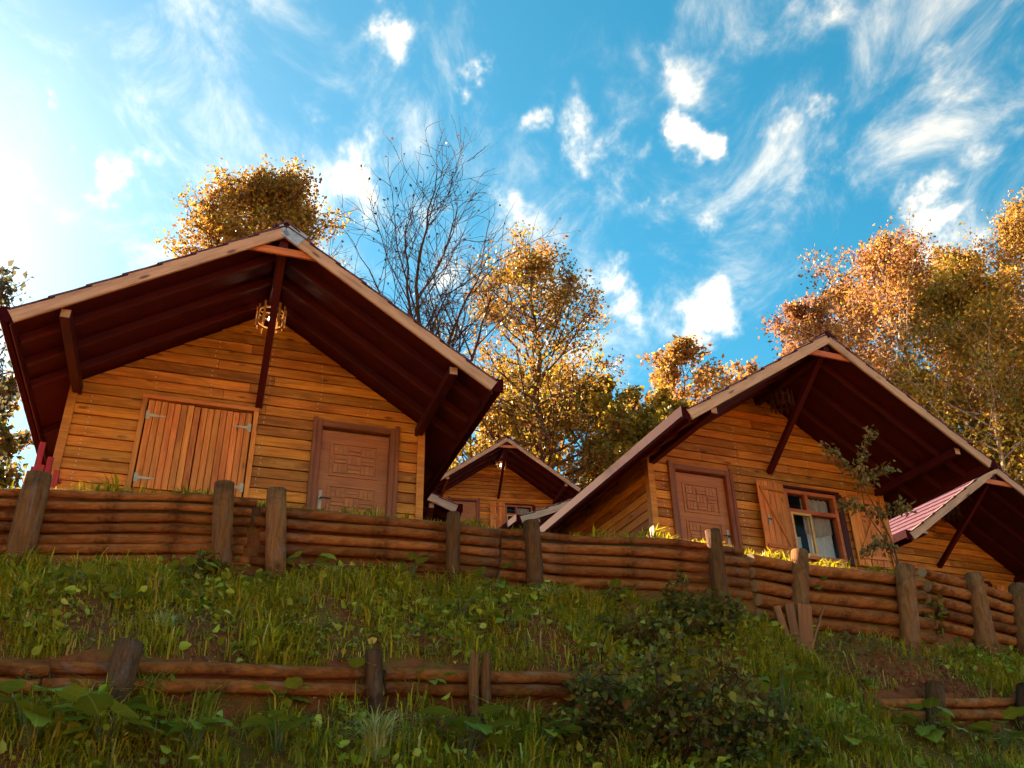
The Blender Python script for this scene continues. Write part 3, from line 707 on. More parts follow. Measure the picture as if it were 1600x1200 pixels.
def post(root, px0, py0, px1, py1, wpx, off=-.19, low=False, root_flare=False, extra=.25, mat='post'):
    T, B = on_wall(px0, py0, off, low), on_wall(px1, py1, off, low)
    dist = B.length; r = wpx / 2 * dist / FPX * .88
    d = (B - T).normalized(); B2 = B + d * extra
    pts = [B2, B, B.lerp(T, .35), B.lerp(T, .7), T]
    rr = [r * (1.5 if root_flare else 1.05), r * (1.25 if root_flare else 1.0), r * 1.0, r * .98, r * .96]
    pts = [p + Vector((rng.uniform(-.006, .006), rng.uniform(-.006, .006), 0)) for p in pts]
    V, F, nf = tube_data([p - B for p in pts], rr, 12, True, .045)
    o = mesh('post', V, F, None, root, mats=[M[mat], M['cut'] if mat == 'post' else M[mat]], fm=[0] * nf + [1] * (len(F) - nf))
    o.data.polygons.foreach_set('use_smooth', [True] * nf + [False] * (len(F) - nf)); o.location = B - root.location
    return o
def log_section(label, px0, px1, ytop0, ytop1, ybot0, ybot1, n, posts, low=False, skip_top=None, radii=None):
    A0, A1 = on_wall(px0, (ytop0 + ybot0) / 2, -.07, low), on_wall(px1, (ytop1 + ybot1) / 2, -.07, low)
    base = on_wall((px0 + px1) / 2, (ybot0 + ybot1) / 2, -.07, low)
    root = empty('log_fence', base, 0, label, 'log fence', 'log fences holding the bank')
    f = yl if low else yu
    xm = [A0.x, (A0.x * 2 + A1.x) / 3, (A0.x + 2 * A1.x) / 3, A1.x]
    for i in range(n):
        s = (i + .5) / n
        z0 = on_wall(px0, ytop0 + (ybot0 - ytop0) * s, -.07, low).z; z1 = on_wall(px1, ytop1 + (ybot1 - ytop1) * s, -.07, low).z
        h = (on_wall(px0, ytop0, -.07, low).z - on_wall(px0, ybot0, -.07, low).z + on_wall(px1, ytop1, -.07, low).z - on_wall(px1, ybot1, -.07, low).z) / 2
        r = h / n / 2 * rng.uniform(.76, .96) * (radii[i] if radii else 1)
        j0, j1 = rng.uniform(-.03, .03), rng.uniform(-.03, .03); w = rng.uniform(-.006, .006)
        pts = []
        for k, xx in enumerate(xm):
            xx = xx + (j0 if k == 0 else j1 if k == 3 else 0)
            pts.append((xx, float(f(xx)) - .075 + rng.uniform(-.008, .008) - (.02 if i % 2 else 0), z0 + (z1 - z0) * k / 3 + w))
        log(root, pts, r)
    for p in posts: post(root, *p[:5], low=low, **(p[5] if len(p) > 5 else {}))
    return root
log_section('left section of the upper log wall in front of the shuttered cabin', -60, 391, 758, 776, 890, 886, 7,
            [(60, 742, 27, 892, 42), (350, 755, 345, 892, 35)])
log_section('upper log wall section below the left cabin door', 401, 779, 786, 826, 888, 905, 5, [(432, 766, 430, 888, 36), (708, 802, 707, 895, 25)])
log_section('upper log wall section in the middle, topped by a thin pole', 783, 1168, 824, 854, 908, 940, 5, [(830, 815, 836, 915, 30), (1114, 829, 1127, 938, 28)], radii=[.72, 1.1, 1, 1.05, 1])
log_section('upper log wall section below the curtained window', 1178, 1446, 866, 902, 968, 1006, 5, [(1249, 862, 1252, 1003, 31), (1413, 885, 1424, 1010, 30)])
log_section('upper log wall section at the right edge with a rooted stump post', 1450, 1660, 888, 942, 985, 1026, 5, [(1521, 898, 1541, 1012, 27, {'root_flare': True}), (1592, 917, 1603, 1010, 30)])
log_section('short end of the low log wall at the left edge', -60, 72, 1027, 1033, 1082, 1090, 2, [], low=True)
log_section('low log wall across the left foreground', 80, 592, 1030, 1042, 1088, 1092, 2, [(205, 1003, 180, 1085, 44, {'mat': 'treebark'}), (584, 1015, 586, 1085, 29, {'mat': 'treebark'})], low=True)
log_section('low log wall in the centre held by twin stakes', 600, 928, 1042, 1050, 1090, 1094, 2, [(741, 1019, 741, 1090, 17), (759, 1020, 759, 1090, 17)], low=True)
log_section('short low log wall at the lower right around a split stump', 1378, 1590, 1090, 1088, 1130, 1126, 2, [(1460, 1068, 1464, 1140, 29), (1602, 1072, 1604, 1130, 26, {'mat': 'treebark'})], low=True)

# ------------------------------------------------------------------ stakes, rail and other small things
def ground_at(px, py):
    """where the sight line meets the ground"""
    d = ray(px, py); a = 2.
    while a < 120 and d.z * a > H1(d.x * a, a): a += .02
    return d * a
def stake(label, px0, py0, px1, py1, w, th, mat='stake', off=-.36):
    T, B = on_wall(px0, py0, off), on_wall(px1, py1, off - .12)
    B = B + (B - T).normalized() * .1
    o = beam('wooden_stake', B, T, w, th, M[mat], None, up=(0, -1, .2)); props(o, label, 'stake', 'loose stakes leaning on the bank')
stake('broad pale board leaning below the post under the window', 1256, 946, 1262, 1040, .14, .045)
stake('narrow brown stake fanned out left of the broad leaning board', 1232, 945, 1250, 1035, .09, .045, off=-.33)
stake('outermost reddish stake at the left of the leaning boards', 1213, 948, 1240, 1032, .07, .045, off=-.30)
stake('thin grey stick standing right of the leaning boards', 1286, 950, 1272, 998, .025, .025, off=-.34)
def red_rail():
    a = ray(78, 742); p = a * 8.9
    o = empty('red_rail', p, .34, 'red painted wooden rail beside the left cabin corner', 'rail')
    for x, h in ((-.14, .36), (-.10, .10), (-.03, .20), (.06, .06)):
        beam('board', (x, 0, -.5), (x, 0, h), .06, .03, M['redpaint'], o, up=(0, -1, 0))
    beam('cross_rail', (-.2, .03, -.05), (.12, .03, -.05), .025, .06, M['redpaint'], o); beam('cross_rail', (-.2, .03, .06), (.0, .03, .06), .025, .05, M['redpaint'], o)
red_rail()

# ------------------------------------------------------------------ foliage
def quads(P, size, rg, flat=.0, aspect=.62, droop=0., bend=.18):
    """leaf-shaped kites at points P; returns V,F (two triangles folded on the mid rib as one quad)"""
    n = len(P); d = rg.normal(size=(n, 3)); d[:, 2] = d[:, 2] * (1 - flat) - droop; d /= np.linalg.norm(d, axis=1)[:, None]
    a = rg.normal(size=(n, 3)); a -= (a * d).sum(1)[:, None] * d; a /= np.linalg.norm(a, axis=1)[:, None]
    nn = np.cross(d, a); s = np.asarray(size)[:, None] * np.ones((n, 1))
    V = np.empty((n, 4, 3)); V[:, 0] = P; V[:, 1] = P + d * s * .45 + a * s * aspect * .5 + nn * s * bend; V[:, 2] = P + d * s; V[:, 3] = P + d * s * .5 - a * s * aspect * .5 + nn * s * bend
    F = np.arange(n * 4).reshape(n, 4)
    return V.reshape(-1, 3), F
def pal(n, cols, w, rg, var=.22):
    c = np.array(cols)[rg.choice(len(cols), n, p=np.array(w) / sum(w))]
    return np.clip(c * (1 + rg.normal(0, var, (n, 1))) * (1 + rg.normal(0, .08, (n, 3))), .004, .9)
def leaves(P, size, rg, flat=.0, aspect=.8, droop=0., bend=.12):
    """six-cornered leaves folded on the mid rib, two quads each"""
    n = len(P); d = rg.normal(size=(n, 3)); d[:, 2] = d[:, 2] * (1 - flat) - droop; d /= np.linalg.norm(d, axis=1)[:, None]
    a = rg.normal(size=(n, 3)); a[:, 2] *= (1 - flat); a -= (a * d).sum(1)[:, None] * d; a /= np.linalg.norm(a, axis=1)[:, None]
    nn = np.cross(d, a); s = np.asarray(size)[:, None] * np.ones((n, 1)); w = s * aspect * rg.uniform(.8, 1.15, (n, 1))
    V = np.empty((n, 6, 3)); V[:, 0] = P; V[:, 1] = P + d * s * .22 + a * w * .42 + nn * s * bend; V[:, 2] = P + d * s * .62 + a * w * .36 + nn * s * bend * .6
    V[:, 3] = P + d * s - nn * s * bend; V[:, 4] = P + d * s * .62 - a * w * .36 + nn * s * bend * .6; V[:, 5] = P + d * s * .22 - a * w * .42 + nn * s * bend
    i = np.arange(n)[:, None] * 6
    return V.reshape(-1, 3), np.stack([i + np.array([0, 1, 2, 3]), i + np.array([0, 3, 4, 5])], 1).reshape(-1, 4)
class Limbs:
    def __init__(s): s.V, s.F = [], []
    def add(s, pts, rad, n=6):
        V, F, _ = tube_data(pts, rad, n, False, .0); o = len(s.V); s.V += V; s.F += [tuple(i + o for i in f) for f in F]
def wander(p, d, ln, n, rg, up=.1, jit=.18):
    P = [Vector(p)]; d = Vector(d).normalized()
    for i in range(n):
        d = (d + Vector(rg.normal(0, jit, 3)) + Vector((0, 0, up))).normalized(); P.append(P[-1] + d * ln / n)
    return P, d
def tree(label, base, h, crown, cols, w, nleaf, leaf, seed, trunk_r=.16, name='autumn_tree', group='autumn trees on the hill', bark_='treebark', lean=(0, 0), nb=34, sub=4, spread=.8, cz0=.25, cov=.55, fill=.15):
    """tapered trunk, limbs that reach clumps spread through the crown, leaves round the twigs.
       crown = (half width x, half width y, bottom fraction of the height)"""
    rg = np.random.default_rng(seed)
    root = empty(name, base, 0, label, 'tree', group)
    L = Limbs(); rx, ry, cb_ = crown
    top = Vector((lean[0] * h, lean[1] * h, h))
    n = 9; tp = []
    for i in range(n + 1):
        s = i / n; tp.append(Vector((lean[0] * h * s + rg.normal(0, .012) * h * s, lean[1] * h * s + rg.normal(0, .012) * h * s, h * .93 * s - .4 * (1 - s))))
    L.add(tp, [trunk_r * (1.25 if i == 0 else 1) * (1 - .93 * i / n) + .008 for i in range(n + 1)], 8)
    pts = []; big = []
    for k in range(nb):
        s = cb_ + (1 - cb_) * ((k + .5) / nb) ** .9
        i = min(int(s * .97 * n), n - 1); st = tp[i].lerp(tp[i + 1], s * .97 * n - i)
        t = (s - cb_) / (1 - cb_)
        prof = math.sin(math.pi * min(1, (.16 + .84 * t)) ** .85) ** .7 * (1 - .25 * t) + .12
        az = k * 2.4 + rg.normal(0, .35); q = rg.uniform(.7, 1.15)
        reach = Vector((math.cos(az) * rx * prof * q, math.sin(az) * ry * prof * q, 0)); ln = reach.length * 1.05 + .25
        el = .45 + .75 * t
        d = reach.normalized() * math.cos(el * spread) + Vector((0, 0, math.sin(el * spread)))
        P, dd = wander(st, d, ln, 6, rg, .06, .13); r0 = trunk_r * .36 * (1 - .7 * t)
        L.add(P, [r0 * (1 - .85 * a / 6) + .006 for a in range(7)], 5)
        for j in range(sub):
            a = rg.uniform(.3, 1.0); ii = min(int(a * 6), 5); ps = P[ii].lerp(P[ii + 1], a * 6 - ii)
            dv = (P[ii + 1] - P[ii]).normalized() + Vector(rg.normal(0, .65, 3)); Q, _ = wander(ps, dv, ln * rg.uniform(.25, .5) + .2, 4, rg, .2, .2)
            L.add(Q, [r0 * .35 * (1 - .8 * b / 4) + .004 for b in range(5)], 4)
            for u in np.linspace(.25, 1, 5):
                b = min(int(u * 4), 3); pts.append(Q[b].lerp(Q[b + 1], u * 4 - b)); big.append(h * .010 + ln * .024)
        for u in np.linspace(.45, 1, 5):
            b = min(int(u * 6), 5); pts.append(P[b].lerp(P[b + 1], u * 6 - b)); big.append(h * .011 + ln * .024)
    pts = np.array([tuple(p) for p in pts]); big = np.array(big)
    # uneven leafing: some twigs bare, some dense
    wt = rg.gamma(cov * 2, 1, len(pts)); idx = rg.choice(len(pts), nleaf, p=wt / wt.sum())
    P = pts[idx] + rg.normal(size=(nleaf, 3)) * big[idx][:, None] * np.array([1, 1, .8])
    V, F = quads(P, leaf * rg.uniform(.5, 1.5, nleaf), rg, droop=.25)
    clump = np.array(cols)[rg.choice(len(cols), len(pts), p=np.array(w) / sum(w))]
    tint = pal(nleaf, cols, w, rg) * .55 + clump[idx] * .45 * (1 + rg.normal(0, .15, (nleaf, 1)))
    mesh('trunk', L.V, L.F, M[bark_], root, True)
    bigmesh('crown', V, F, M['leaf'], root, np.clip(tint, .005, .9))
    return root
YEL, ORA, RUS, GRN, OLV, BRN = (.50, .29, .026), (.40, .17, .032), (.27, .095, .035), (.13, .12, .014), (.28, .20, .02), (.19, .08, .035)
PNK = (.32, .155, .08)
def place(px, ptop, y):
    """ground point and height for a tree whose top shows at a photo pixel, standing at distance y"""
    d = ray(px, ptop); x = d.x * y; z = H1(x, y); return (x, y, z), d.z * y - z
def T(label, px, ptop, y, halfpx, cb_, cols, w, nleaf, leaf, seed, **kw):
    b, h = place(px, ptop, y); hw = halfpx * y * 1.12 / FPX
    return tree(label, b, h, (hw, hw, cb_), cols, w, nleaf, leaf, seed, **kw)
T('rounded golden brown tree rising behind the peak of the left cabin', 422, 264, 25, 132, .60, [YEL, ORA, BRN, OLV], [4, 2, 4, 3], 34000, .125, 21, nb=50, sub=6, cov=.9)
T('tall half bare tree with dark trunk in the middle behind the small cabin', 832, 380, 34, 170, .22, [ORA, YEL, RUS, OLV, GRN], [4, 1.6, 3, 4, 3], 17000, .15, 33, nb=44, sub=5, trunk_r=.24, cov=.5)
T('orange treetop with ivy dark trunk left of the open shuttered cabin peak', 1058, 530, 50, 105, .25, [PNK, ORA, YEL, OLV], [3, 3, 2, 1], 9000, .26, 41, nb=30, cov=.8)
T('low yellow green tree below the orange treetop', 1040, 620, 42, 110, .1, [YEL, OLV, GRN], [4, 3, 2], 11000, .24, 43, nb=30, cov=.9)
T('tall copper tree behind the peak of the open shuttered cabin', 1365, 365, 27, 200, .15, [ORA, PNK, YEL, RUS], [4, 3, 3, 3], 30000, .115, 51, nb=50, sub=7, bark_='paletwig', trunk_r=.13, cov=.9)
T('tall golden tree with pale twigs at the right edge', 1575, 312, 25, 180, .12, [ORA, YEL, PNK, OLV], [4, 4, 2, 3], 30000, .11, 57, nb=52, sub=7, bark_='paletwig', trunk_r=.12, cov=.9)
T('dense yellow tree between the two tall right hand trees', 1475, 405, 22, 170, .1, [YEL, ORA, OLV, GRN], [4, 3, 4, 2.], 27000, .105, 61, nb=46, sub=7, bark_='paletwig', trunk_r=.10, cov=.9)
T('slender orange tree leaning out left of the copper tree', 1245, 440, 30, 110, .2, [PNK, ORA, RUS], [3, 3, 2], 18000, .13, 63, nb=36, cov=.7, bark_='paletwig', trunk_r=.09)
T('far pinkish tree seen just left of the open shuttered cabin roof', 1160, 560, 52, 85, .2, [PNK, ORA, YEL], [4, 2, 1], 6000, .26, 67, nb=24)
T('olive tree filling the gap left of the small cabin', 735, 590, 40, 130, .05, [OLV, YEL, GRN], [4, 4, 2], 15000, .22, 71, nb=34, cov=.9)
T('golden tree filling the gap right of the small cabin', 920, 590, 41, 130, .05, [YEL, OLV, GRN, ORA], [4, 3, 3, 1], 16000, .22, 73, nb=34, cov=.9)
T('dark green and gold tree standing behind the small cabin', 835, 590, 45, 150, .03, [GRN, OLV, YEL], [3, 4, 3], 15000, .24, 79, nb=34, cov=.9)
T('bushy yellow tree low behind the open shuttered cabin eave', 985, 650, 36, 110, .03, [YEL, OLV, GRN], [4, 3, 3], 12000, .2, 83, nb=30, cov=.9)
T('yellow bushy tree above the plum shingle roof', 1590, 560, 24, 110, .05, [YEL, OLV, ORA], [4, 3, 2], 26000, .11, 87, nb=34, cov=.9, bark_='paletwig', trunk_r=.07)
T('golden bushy tree behind the right slope of the open shuttered cabin', 1420, 560, 25, 110, .05, [YEL, ORA, OLV], [4, 3, 2], 26000, .11, 89, nb=34, cov=.9, bark_='paletwig', trunk_r=.07)
T('copper tree closing the gap between the tall right hand trees', 1470, 372, 31, 150, .2, [ORA, BRN, YEL, OLV], [4, 3, 3, 2], 36000, .13, 95, nb=44, sub=5, bark_='paletwig', trunk_r=.12, cov=.8)
T('thin copper tree above the left slope of the open shuttered cabin', 1300, 420, 33, 110, .2, [PNK, ORA, BRN, OLV], [3, 3, 2, 1], 20000, .14, 96, nb=38, sub=5, bark_='paletwig', trunk_r=.1, cov=.8)
T('brown and olive tree seen past the left eave of the left cabin', 5, 575, 17, 60, .05, [BRN, OLV, GRN, RUS], [3, 3, 3, 1], 9000, .13, 91, nb=30, cov=.8)
T('large leaved dark tree reaching in at the left edge', 15, 405, 12, 75, .3, [(.09, .08, .05), (.12, .10, .05), (.07, .08, .04)], [1, 1, 1], 800, .12, 93, nb=26, sub=3, trunk_r=.08, cov=.6)
def bare_tree(label, px, ptop, y, seed):
    rg = np.random.default_rng(seed); b, h = place(px, ptop, y)
    root = empty('bare_tree', b, 0, label, 'tree', 'autumn trees on the hill'); L = Limbs(); buds = []
    def grow(p, d, ln, r, lev):
        n = 6 if lev < 2 else 4
        P, dd = wander(p, d, ln, n, rg, .10 if lev < 3 else .04, .10 if lev < 2 else .17)
        L.add(P, [r * (1 - .62 * i / n) for i in range(n + 1)], 6 if lev < 2 else 4 if lev < 3 else 3)
        if lev >= 4:
            if rg.random() < .22: buds.append(tuple(P[-1]))
            return
        k = (5, 7, 7, 4)[lev]
        for j in range(k):
            a = .22 + .75 * (j + rg.random()) / k; i = min(int(a * n), n - 1); q = P[i].lerp(P[i + 1], a * n - i)
            dv = (P[i + 1] - P[i]).normalized(); sd_ = Vector(rg.normal(0, 1, 3)); sd_ = (sd_ - dv * sd_.dot(dv)).normalized()
            grow(q, dv * .8 + sd_ * rg.uniform(.5, .85), ln * rg.uniform(.42, .62), max(r * (1 - .62 * a) * .60, .009), lev + 1)
        grow(P[-1], dd, ln * .5, r * .38, lev + 1)
    st, d0 = wander((0, 0, -.4), (0, 0, 1), h * .38, 4, rg, .1, .03); L.add(st, [.15, .13, .12, .11, .10], 8)
    for az, tl, f in ((2.9, .30, .54), (.2, .12, .60), (1.5, .10, .50), (0.0, .32, .42), (3.2, .62, .48)):
        grow(st[-1] - Vector((0, 0, rg.uniform(0, .8))), Vector((math.cos(az) * tl, math.sin(az) * tl, 1)), h * f * .60, .085, 1)
    mesh('trunk', L.V, L.F, M['treebark'], root, True)
    P = np.array(buds); V, F = quads(P, np.full(len(P), .11), rg, droop=.5)
    bigmesh('crown', V, F, M['leaf'], root, pal(len(P), [(.12, .06, .03)], [1], rg))
bare_tree('leafless dark tree with fine twigs right of the left cabin peak', 684, 240, 21, 5)

# grass on the bank, on the terrace edge and in the foreground
def grass(name, label, n, region, lmin, lmax, cols, w, seed, wid=.006, patch=None, lean=.5):
    rg = np.random.default_rng(seed); X, Y = region(rg, n)
    if patch is not None:
        k = patch(X, Y, rg); X, Y = X[k], Y[k]
    n = len(X); Z = height(X, Y) + .16 * np.exp(-(((X - 3.75) / .55) ** 2 + ((Y - 9.3) / .35) ** 2)) - .01
    cl = .5 + .5 * np.sin(X * 5.1 + 1.3 * np.sin(Y * 4.3)) * np.sin(Y * 6.2 + X * 1.7)
    cl = np.clip(cl + .35 * np.sin(X * 17 + 3 * np.sin(Y * 9)) * np.sin(Y * 19 + X * 6), 0, 1.3)
    ln = (lmin + (lmax - lmin) * rg.random(n) ** 2.0) * (.40 + 1.1 * cl); az = rg.uniform(0, 6.283, n); le = np.abs(rg.normal(lean, .3, n))
    D = np.stack([np.cos(az), np.sin(az) - .35, np.zeros(n)], -1); S = np.stack([-np.sin(az), np.cos(az), np.zeros(n)], -1)
    B = np.stack([X, Y, Z], -1); wv = (wid * rg.uniform(.6, 1.3, n) * (.6 + ln / lmax))[:, None]
    mid = B + D * (ln * le * .30)[:, None]; mid[:, 2] += ln * .62
    tip = B + D * (ln * le * .95)[:, None]; tip[:, 2] += ln * (1.0 - .45 * le)
    V = np.stack([B - S * wv, B + S * wv, mid + S * wv * .8, mid - S * wv * .8, tip + S * wv * .15, tip - S * wv * .15], 1)
    i = np.arange(n)[:, None] * 6
    F = np.concatenate([i + np.array([0, 1, 2, 3]), i + np.array([3, 2, 4, 5])])
    c = pal(n, cols, w, rg); c = np.concatenate([c * .9, c * 1.05])
    o = bigmesh(name, V.reshape(-1, 3), F, M['grass'], None, c); props(o, label, 'grass', kind='stuff')
G1, G2, G3, G4 = (.44, .35, .014), (.27, .24, .012), (.64, .46, .03), (.64, .42, .12)
def reg_bank(rg, n):
    x = rg.uniform(-6.5, 8.5, n); t = rg.uniform(0, 1, n); return x, yl(x) + .02 + (yu(x) - .16 - yl(x) - .02) * t
def reg_low(rg, n):
    x = rg.uniform(-5.5, 7.5, n); t = rg.uniform(0, 1, n); return x, yl(x) - .1 - 2.6 * t
def reg_top(rg, n):
    x = rg.uniform(-6.5, 9, n); return x, yu(x) + rg.uniform(.03, .9, n) ** 1.3
def nofull(X, Y, rg):
    v = np.sin(X * 2.3 + .7) * np.sin(Y * 3.1 + X * .8) + .5 * np.sin(X * 6.1 + Y * 4.7); soil = np.exp(-(((X - 3.85) / 1.0) ** 2 + ((Y - 9.3) / .62) ** 2))
    return rg.random(len(X)) < np.clip(.78 + .8 * v, .14, 1) * (1 - .97 * np.clip(soil * 1.5, 0, 1))
grass('bank_grass', 'short green grass covering the bank between the log walls', 170000, reg_bank, .035, .17, [G1, G2, G3, G4], [4, 3, 3.5, 1.], 1, .0036, nofull, lean=.7)
grass('foreground_grass', 'lush grass in the foreground below the low log walls', 120000, reg_low, .04, .22, [G1, G2, G3, G4], [5, 3.5, 3, .8], 2, .0038, nofull, lean=.7)
grass('terrace_grass', 'grass fringe along the terrace above the upper log wall', 26000, reg_top, .06, .15, [G1, G2, G3], [4, 4, 1.5], 3, .005)
def ground_weeds():
    rg = np.random.default_rng(17); n = 36000
    X, Y = reg_low(rg, n); a = reg_bank(rg, 26000); X = np.concatenate([X, a[0]]); Y = np.concatenate([Y, a[1]])
    v = np.sin(X * 3.7 + 1.1) * np.sin(Y * 4.9 - X) + .4 * np.sin(X * 9 + Y * 8); k = rg.random(len(X)) < np.clip(.35 + .8 * v, .06, 1); X, Y = X[k], Y[k]
    soil = np.exp(-(((X - 3.85) / 1.0) ** 2 + ((Y - 9.3) / .62) ** 2)); k = rg.random(len(X)) > soil * 1.6; X, Y = X[k], Y[k]
    P = np.stack([X, Y, height(X, Y) + rg.gamma(2, .03, len(X))], -1)
    V, F = leaves(P, .018 + .07 * rg.random(len(P)) ** 2, rg, flat=.5, aspect=.75)
    o = bigmesh('ground_weeds', V, F, M['weed'], None, np.repeat(pal(len(P), [(.36, .36, .03), (.24, .25, .018), (.48, .42, .07)], [3, 3, 1], rg), 2, 0)); props(o, 'low leafy weeds scattered through the grass', 'weeds', kind='stuff')
ground_weeds()

# broad leaved plants: each leaf an object sharing one mesh
def leaf_mesh():
    V, F = [], []; n = 6
    for i in range(n + 1):
        s = i / n; w = .46 * math.sin(math.pi * min(1, s * .9 + .1)) ** .8 * (1 - .35 * s) * (1.12 if i % 2 else .95); z = -.22 * s * s
        V += [(s, -w, z + .10 * w + (.03 if i % 2 else -.02)), (s, 0, z), (s, w, z + .10 * w + (-.02 if i % 2 else .03))]
    for i in range(n):
        a = i * 3; F += [(a, a + 3, a + 4, a + 1), (a + 1, a + 4, a + 5, a + 2)]
    me = bpy.data.meshes.new('leaf'); me.from_pydata(V, [], F); me.materials.append(M['bigleaf']); me.polygons.foreach_set('use_smooth', [True] * len(F)); return me
LEAF = leaf_mesh()
def broad_plant(label, px, py, n, size, seed, tall=.12):
    rg = random.Random(seed); p = ground_at(px, py)
    if py > 1100: size *= 1.25; tall *= 1.35
    root = empty('broad_leaved_plant', p, 0, label, 'plant', 'broad leaved plants on the bank')
    for k in range(n):
        az = k * 2.4 + rg.uniform(-.4, .4); h = tall * rg.uniform(.5, 1.7); out = rg.uniform(.02, .09) + size * .2
        b = Vector((math.cos(az) * out, math.sin(az) * out - .02, h)); s = size * rg.uniform(.65, 1.2)
        o = bpy.data.objects.new('leaf', LEAF); COL.objects.link(o); o.parent = root; o.location = b; o.scale = (s, s, s)
        o.rotation_euler = (rg.uniform(-.45, .45), rg.uniform(-.55, .45), az)
        V, F, _ = tube_data([(0, 0, -.03), b * .6 + Vector((0, 0, h * .1)), b], [.005, .004, .003], 4, False); st = mesh('stalk', V, F, M['stalk'], root)
M['stalk'] = plain('green_stalk', (.12, .13, .03), .6)
for i, (lb, px, py, n, s, tl) in enumerate([
    ('broad leaved plant at the bottom left corner', 40, 1175, 12, .17, .14), ('large leaved plant low on the left beside the corner plant', 160, 1165, 13, .18, .12),
    ('broad leaved plant right of the left corner plants, at the bottom edge', 300, 1185, 10, .13, .1), ('broad leaved plant at the bottom edge right of the pale grass tuft', 730, 1185, 13, .17, .12),
    ('bright broad leaves in the middle of the bank below the small cabin', 720, 975, 8, .14, .16), ('broad leaves against the upper log wall beneath the left cabin door', 480, 905, 10, .14, .14),
    ('dark leaves at the foot of the wall right of the left cabin door', 640, 912, 10, .14, .14), ('broad leaves on the low wall beside the twin stakes', 670, 1085, 8, .11, .1),
    ('clump of rounded leaves in the grass left of the lower right wall', 1225, 1120, 12, .14, .16), ('leafy plant under the lower right log wall', 1460, 1165, 14, .17, .14),
    ('leafy plant at the bottom right corner', 1570, 1180, 12, .17, .14), ('broad leaved plant between the dark bush and lower right corner', 1330, 1175, 10, .12, .1),
    ('broad leaves at the foot of the upper wall on the left', 300, 905, 10, .13, .1), ('dark leaves growing over the low wall in the left foreground', 560, 1075, 9, .12, .12),
    ('small leafy plant on the bank below the left post', 120, 920, 9, .12, .1), ('leafy clump at the foot of the wall left of the middle post', 770, 925, 11, .13, .12), ('dark leafy clump at the foot of the pole topped wall', 960, 945, 12, .13, .14),
    ('broad leaves half way up the bank on the left', 190, 950, 9, .12, .08), ('broad leaves half way up the bank above the twin stakes', 800, 985, 10, .12, .1),
    ('low leaves just below the low wall right of the tall green clump', 430, 1110, 10, .12, .08), ('leafy clump at the bottom edge left of the pale grass tuft', 430, 1180, 12, .14, .1),
    ('round leaves at the bottom edge just left of the big bush', 850, 1185, 12, .14, .1), ('pale leaves on the bank under the pair of close posts', 400, 930, 9, .11, .1),
    ('leafy clump on the slope right of the red soil', 1500, 1030, 9, .11, .1), ('leaves beside the lower right stump', 1400, 1150, 10, .12, .1),
    ('trailing leaves on the post under the window', 1283, 960, 8, .12, .26)]):
    broad_plant(lb, px, py, n, s, 100 + i, tl)
def tuft(label, px, py, n, ln, seed, cols):
    rg = np.random.default_rng(seed); p = ground_at(px, py); root = empty('grass_tuft', p, 0, label, 'grass tuft', 'long bladed grass tufts')
    V, F, C = [], [], []; sg = 6
    for k in range(n):
        az = rg.uniform(0, 6.283); l = ln * rg.uniform(.55, 1.1); le = rg.uniform(.35, 1.25); w = rg.uniform(.004, .008); b0 = rg.normal(0, .03, 2)
        d = np.array([math.cos(az), math.sin(az), 0]); s = np.array([-math.sin(az), math.cos(az), 0]); o = len(V)
        c = np.array(cols[rg.integers(len(cols))]) * rg.uniform(.75, 1.2)
        for i in range(sg + 1):
            t = i / sg; q = np.array([b0[0], b0[1], -.02]) + d * l * le * .62 * t ** 1.5; q[2] += l * (t - (.35 + .35 * le) * t ** 2.4)
            ww = w * (1 - t ** 2 * .92); V += [q - s * ww, q + s * ww]
        for i in range(sg): F.append((o + 2 * i, o + 2 * i + 1, o + 2 * i + 3, o + 2 * i + 2)); C.append(c)
    bigmesh('blades', np.array(V), np.array(F), M['grass'], root, np.array(C))
PALE = [(.56, .50, .16), (.44, .42, .09), (.66, .56, .26)]; GRE = [(.38, .36, .04), (.27, .27, .025), (.50, .43, .08)]
tuft('pale arching grass tuft at the bottom centre', 585, 1185, 170, .58, 1, PALE)
tuft('tall green grass clump in front of the low wall on the left', 225, 1105, 150, .50, 2, GRE)
tuft('wide fine grass tuft right of the tall green clump', 320, 1120, 120, .42, 3, GRE)
tuft('arching grass beside the post left of the small distant cabin', 858, 945, 70, .40, 4, PALE)
tuft('long grass below the leaning boards', 1290, 1070, 130, .44, 5, GRE)
tuft('dry grass clump at the left edge of the low wall', 45, 1075, 70, .30, 6, [(.26, .22, .08), (.2, .19, .05)])
tuft('drooping grass against the wall under the left cabin door', 525, 910, 60, .36, 7, PALE)
tuft('grass clump right of the long grass below the boards', 1360, 1075, 60, .26, 8, GRE)
tuft('green clump at the bottom edge left of the pale tuft', 470, 1190, 80, .30, 21, GRE)
tuft('green clump in front of the twin stakes', 800, 1130, 70, .26, 22, GRE)
tuft('fine clump half way up the bank under the left cabin door', 560, 960, 60, .22, 23, GRE)
tuft('yellowish clump half way up the bank on the left', 260, 975, 60, .20, 24, PALE)
tuft('grass clump at the foot of the wall between the first two posts', 200, 915, 60, .22, 25, GRE)
tuft('tall clump at the bottom left corner', 95, 1150, 90, .32, 26, GRE)
tuft('clump on the bank above the dark low bush', 900, 1000, 60, .22, 27, GRE)
tuft('clump at the bottom edge right of the big bush', 1400, 1185, 80, .30, 28, GRE)
tuft('arching clump below the lower right wall', 1540, 1165, 70, .28, 29, PALE)
tuft('dry blades leaning on the left part of the upper wall', 95, 915, 30, .42, 9, [(.36, .28, .10), (.22, .2, .05)])
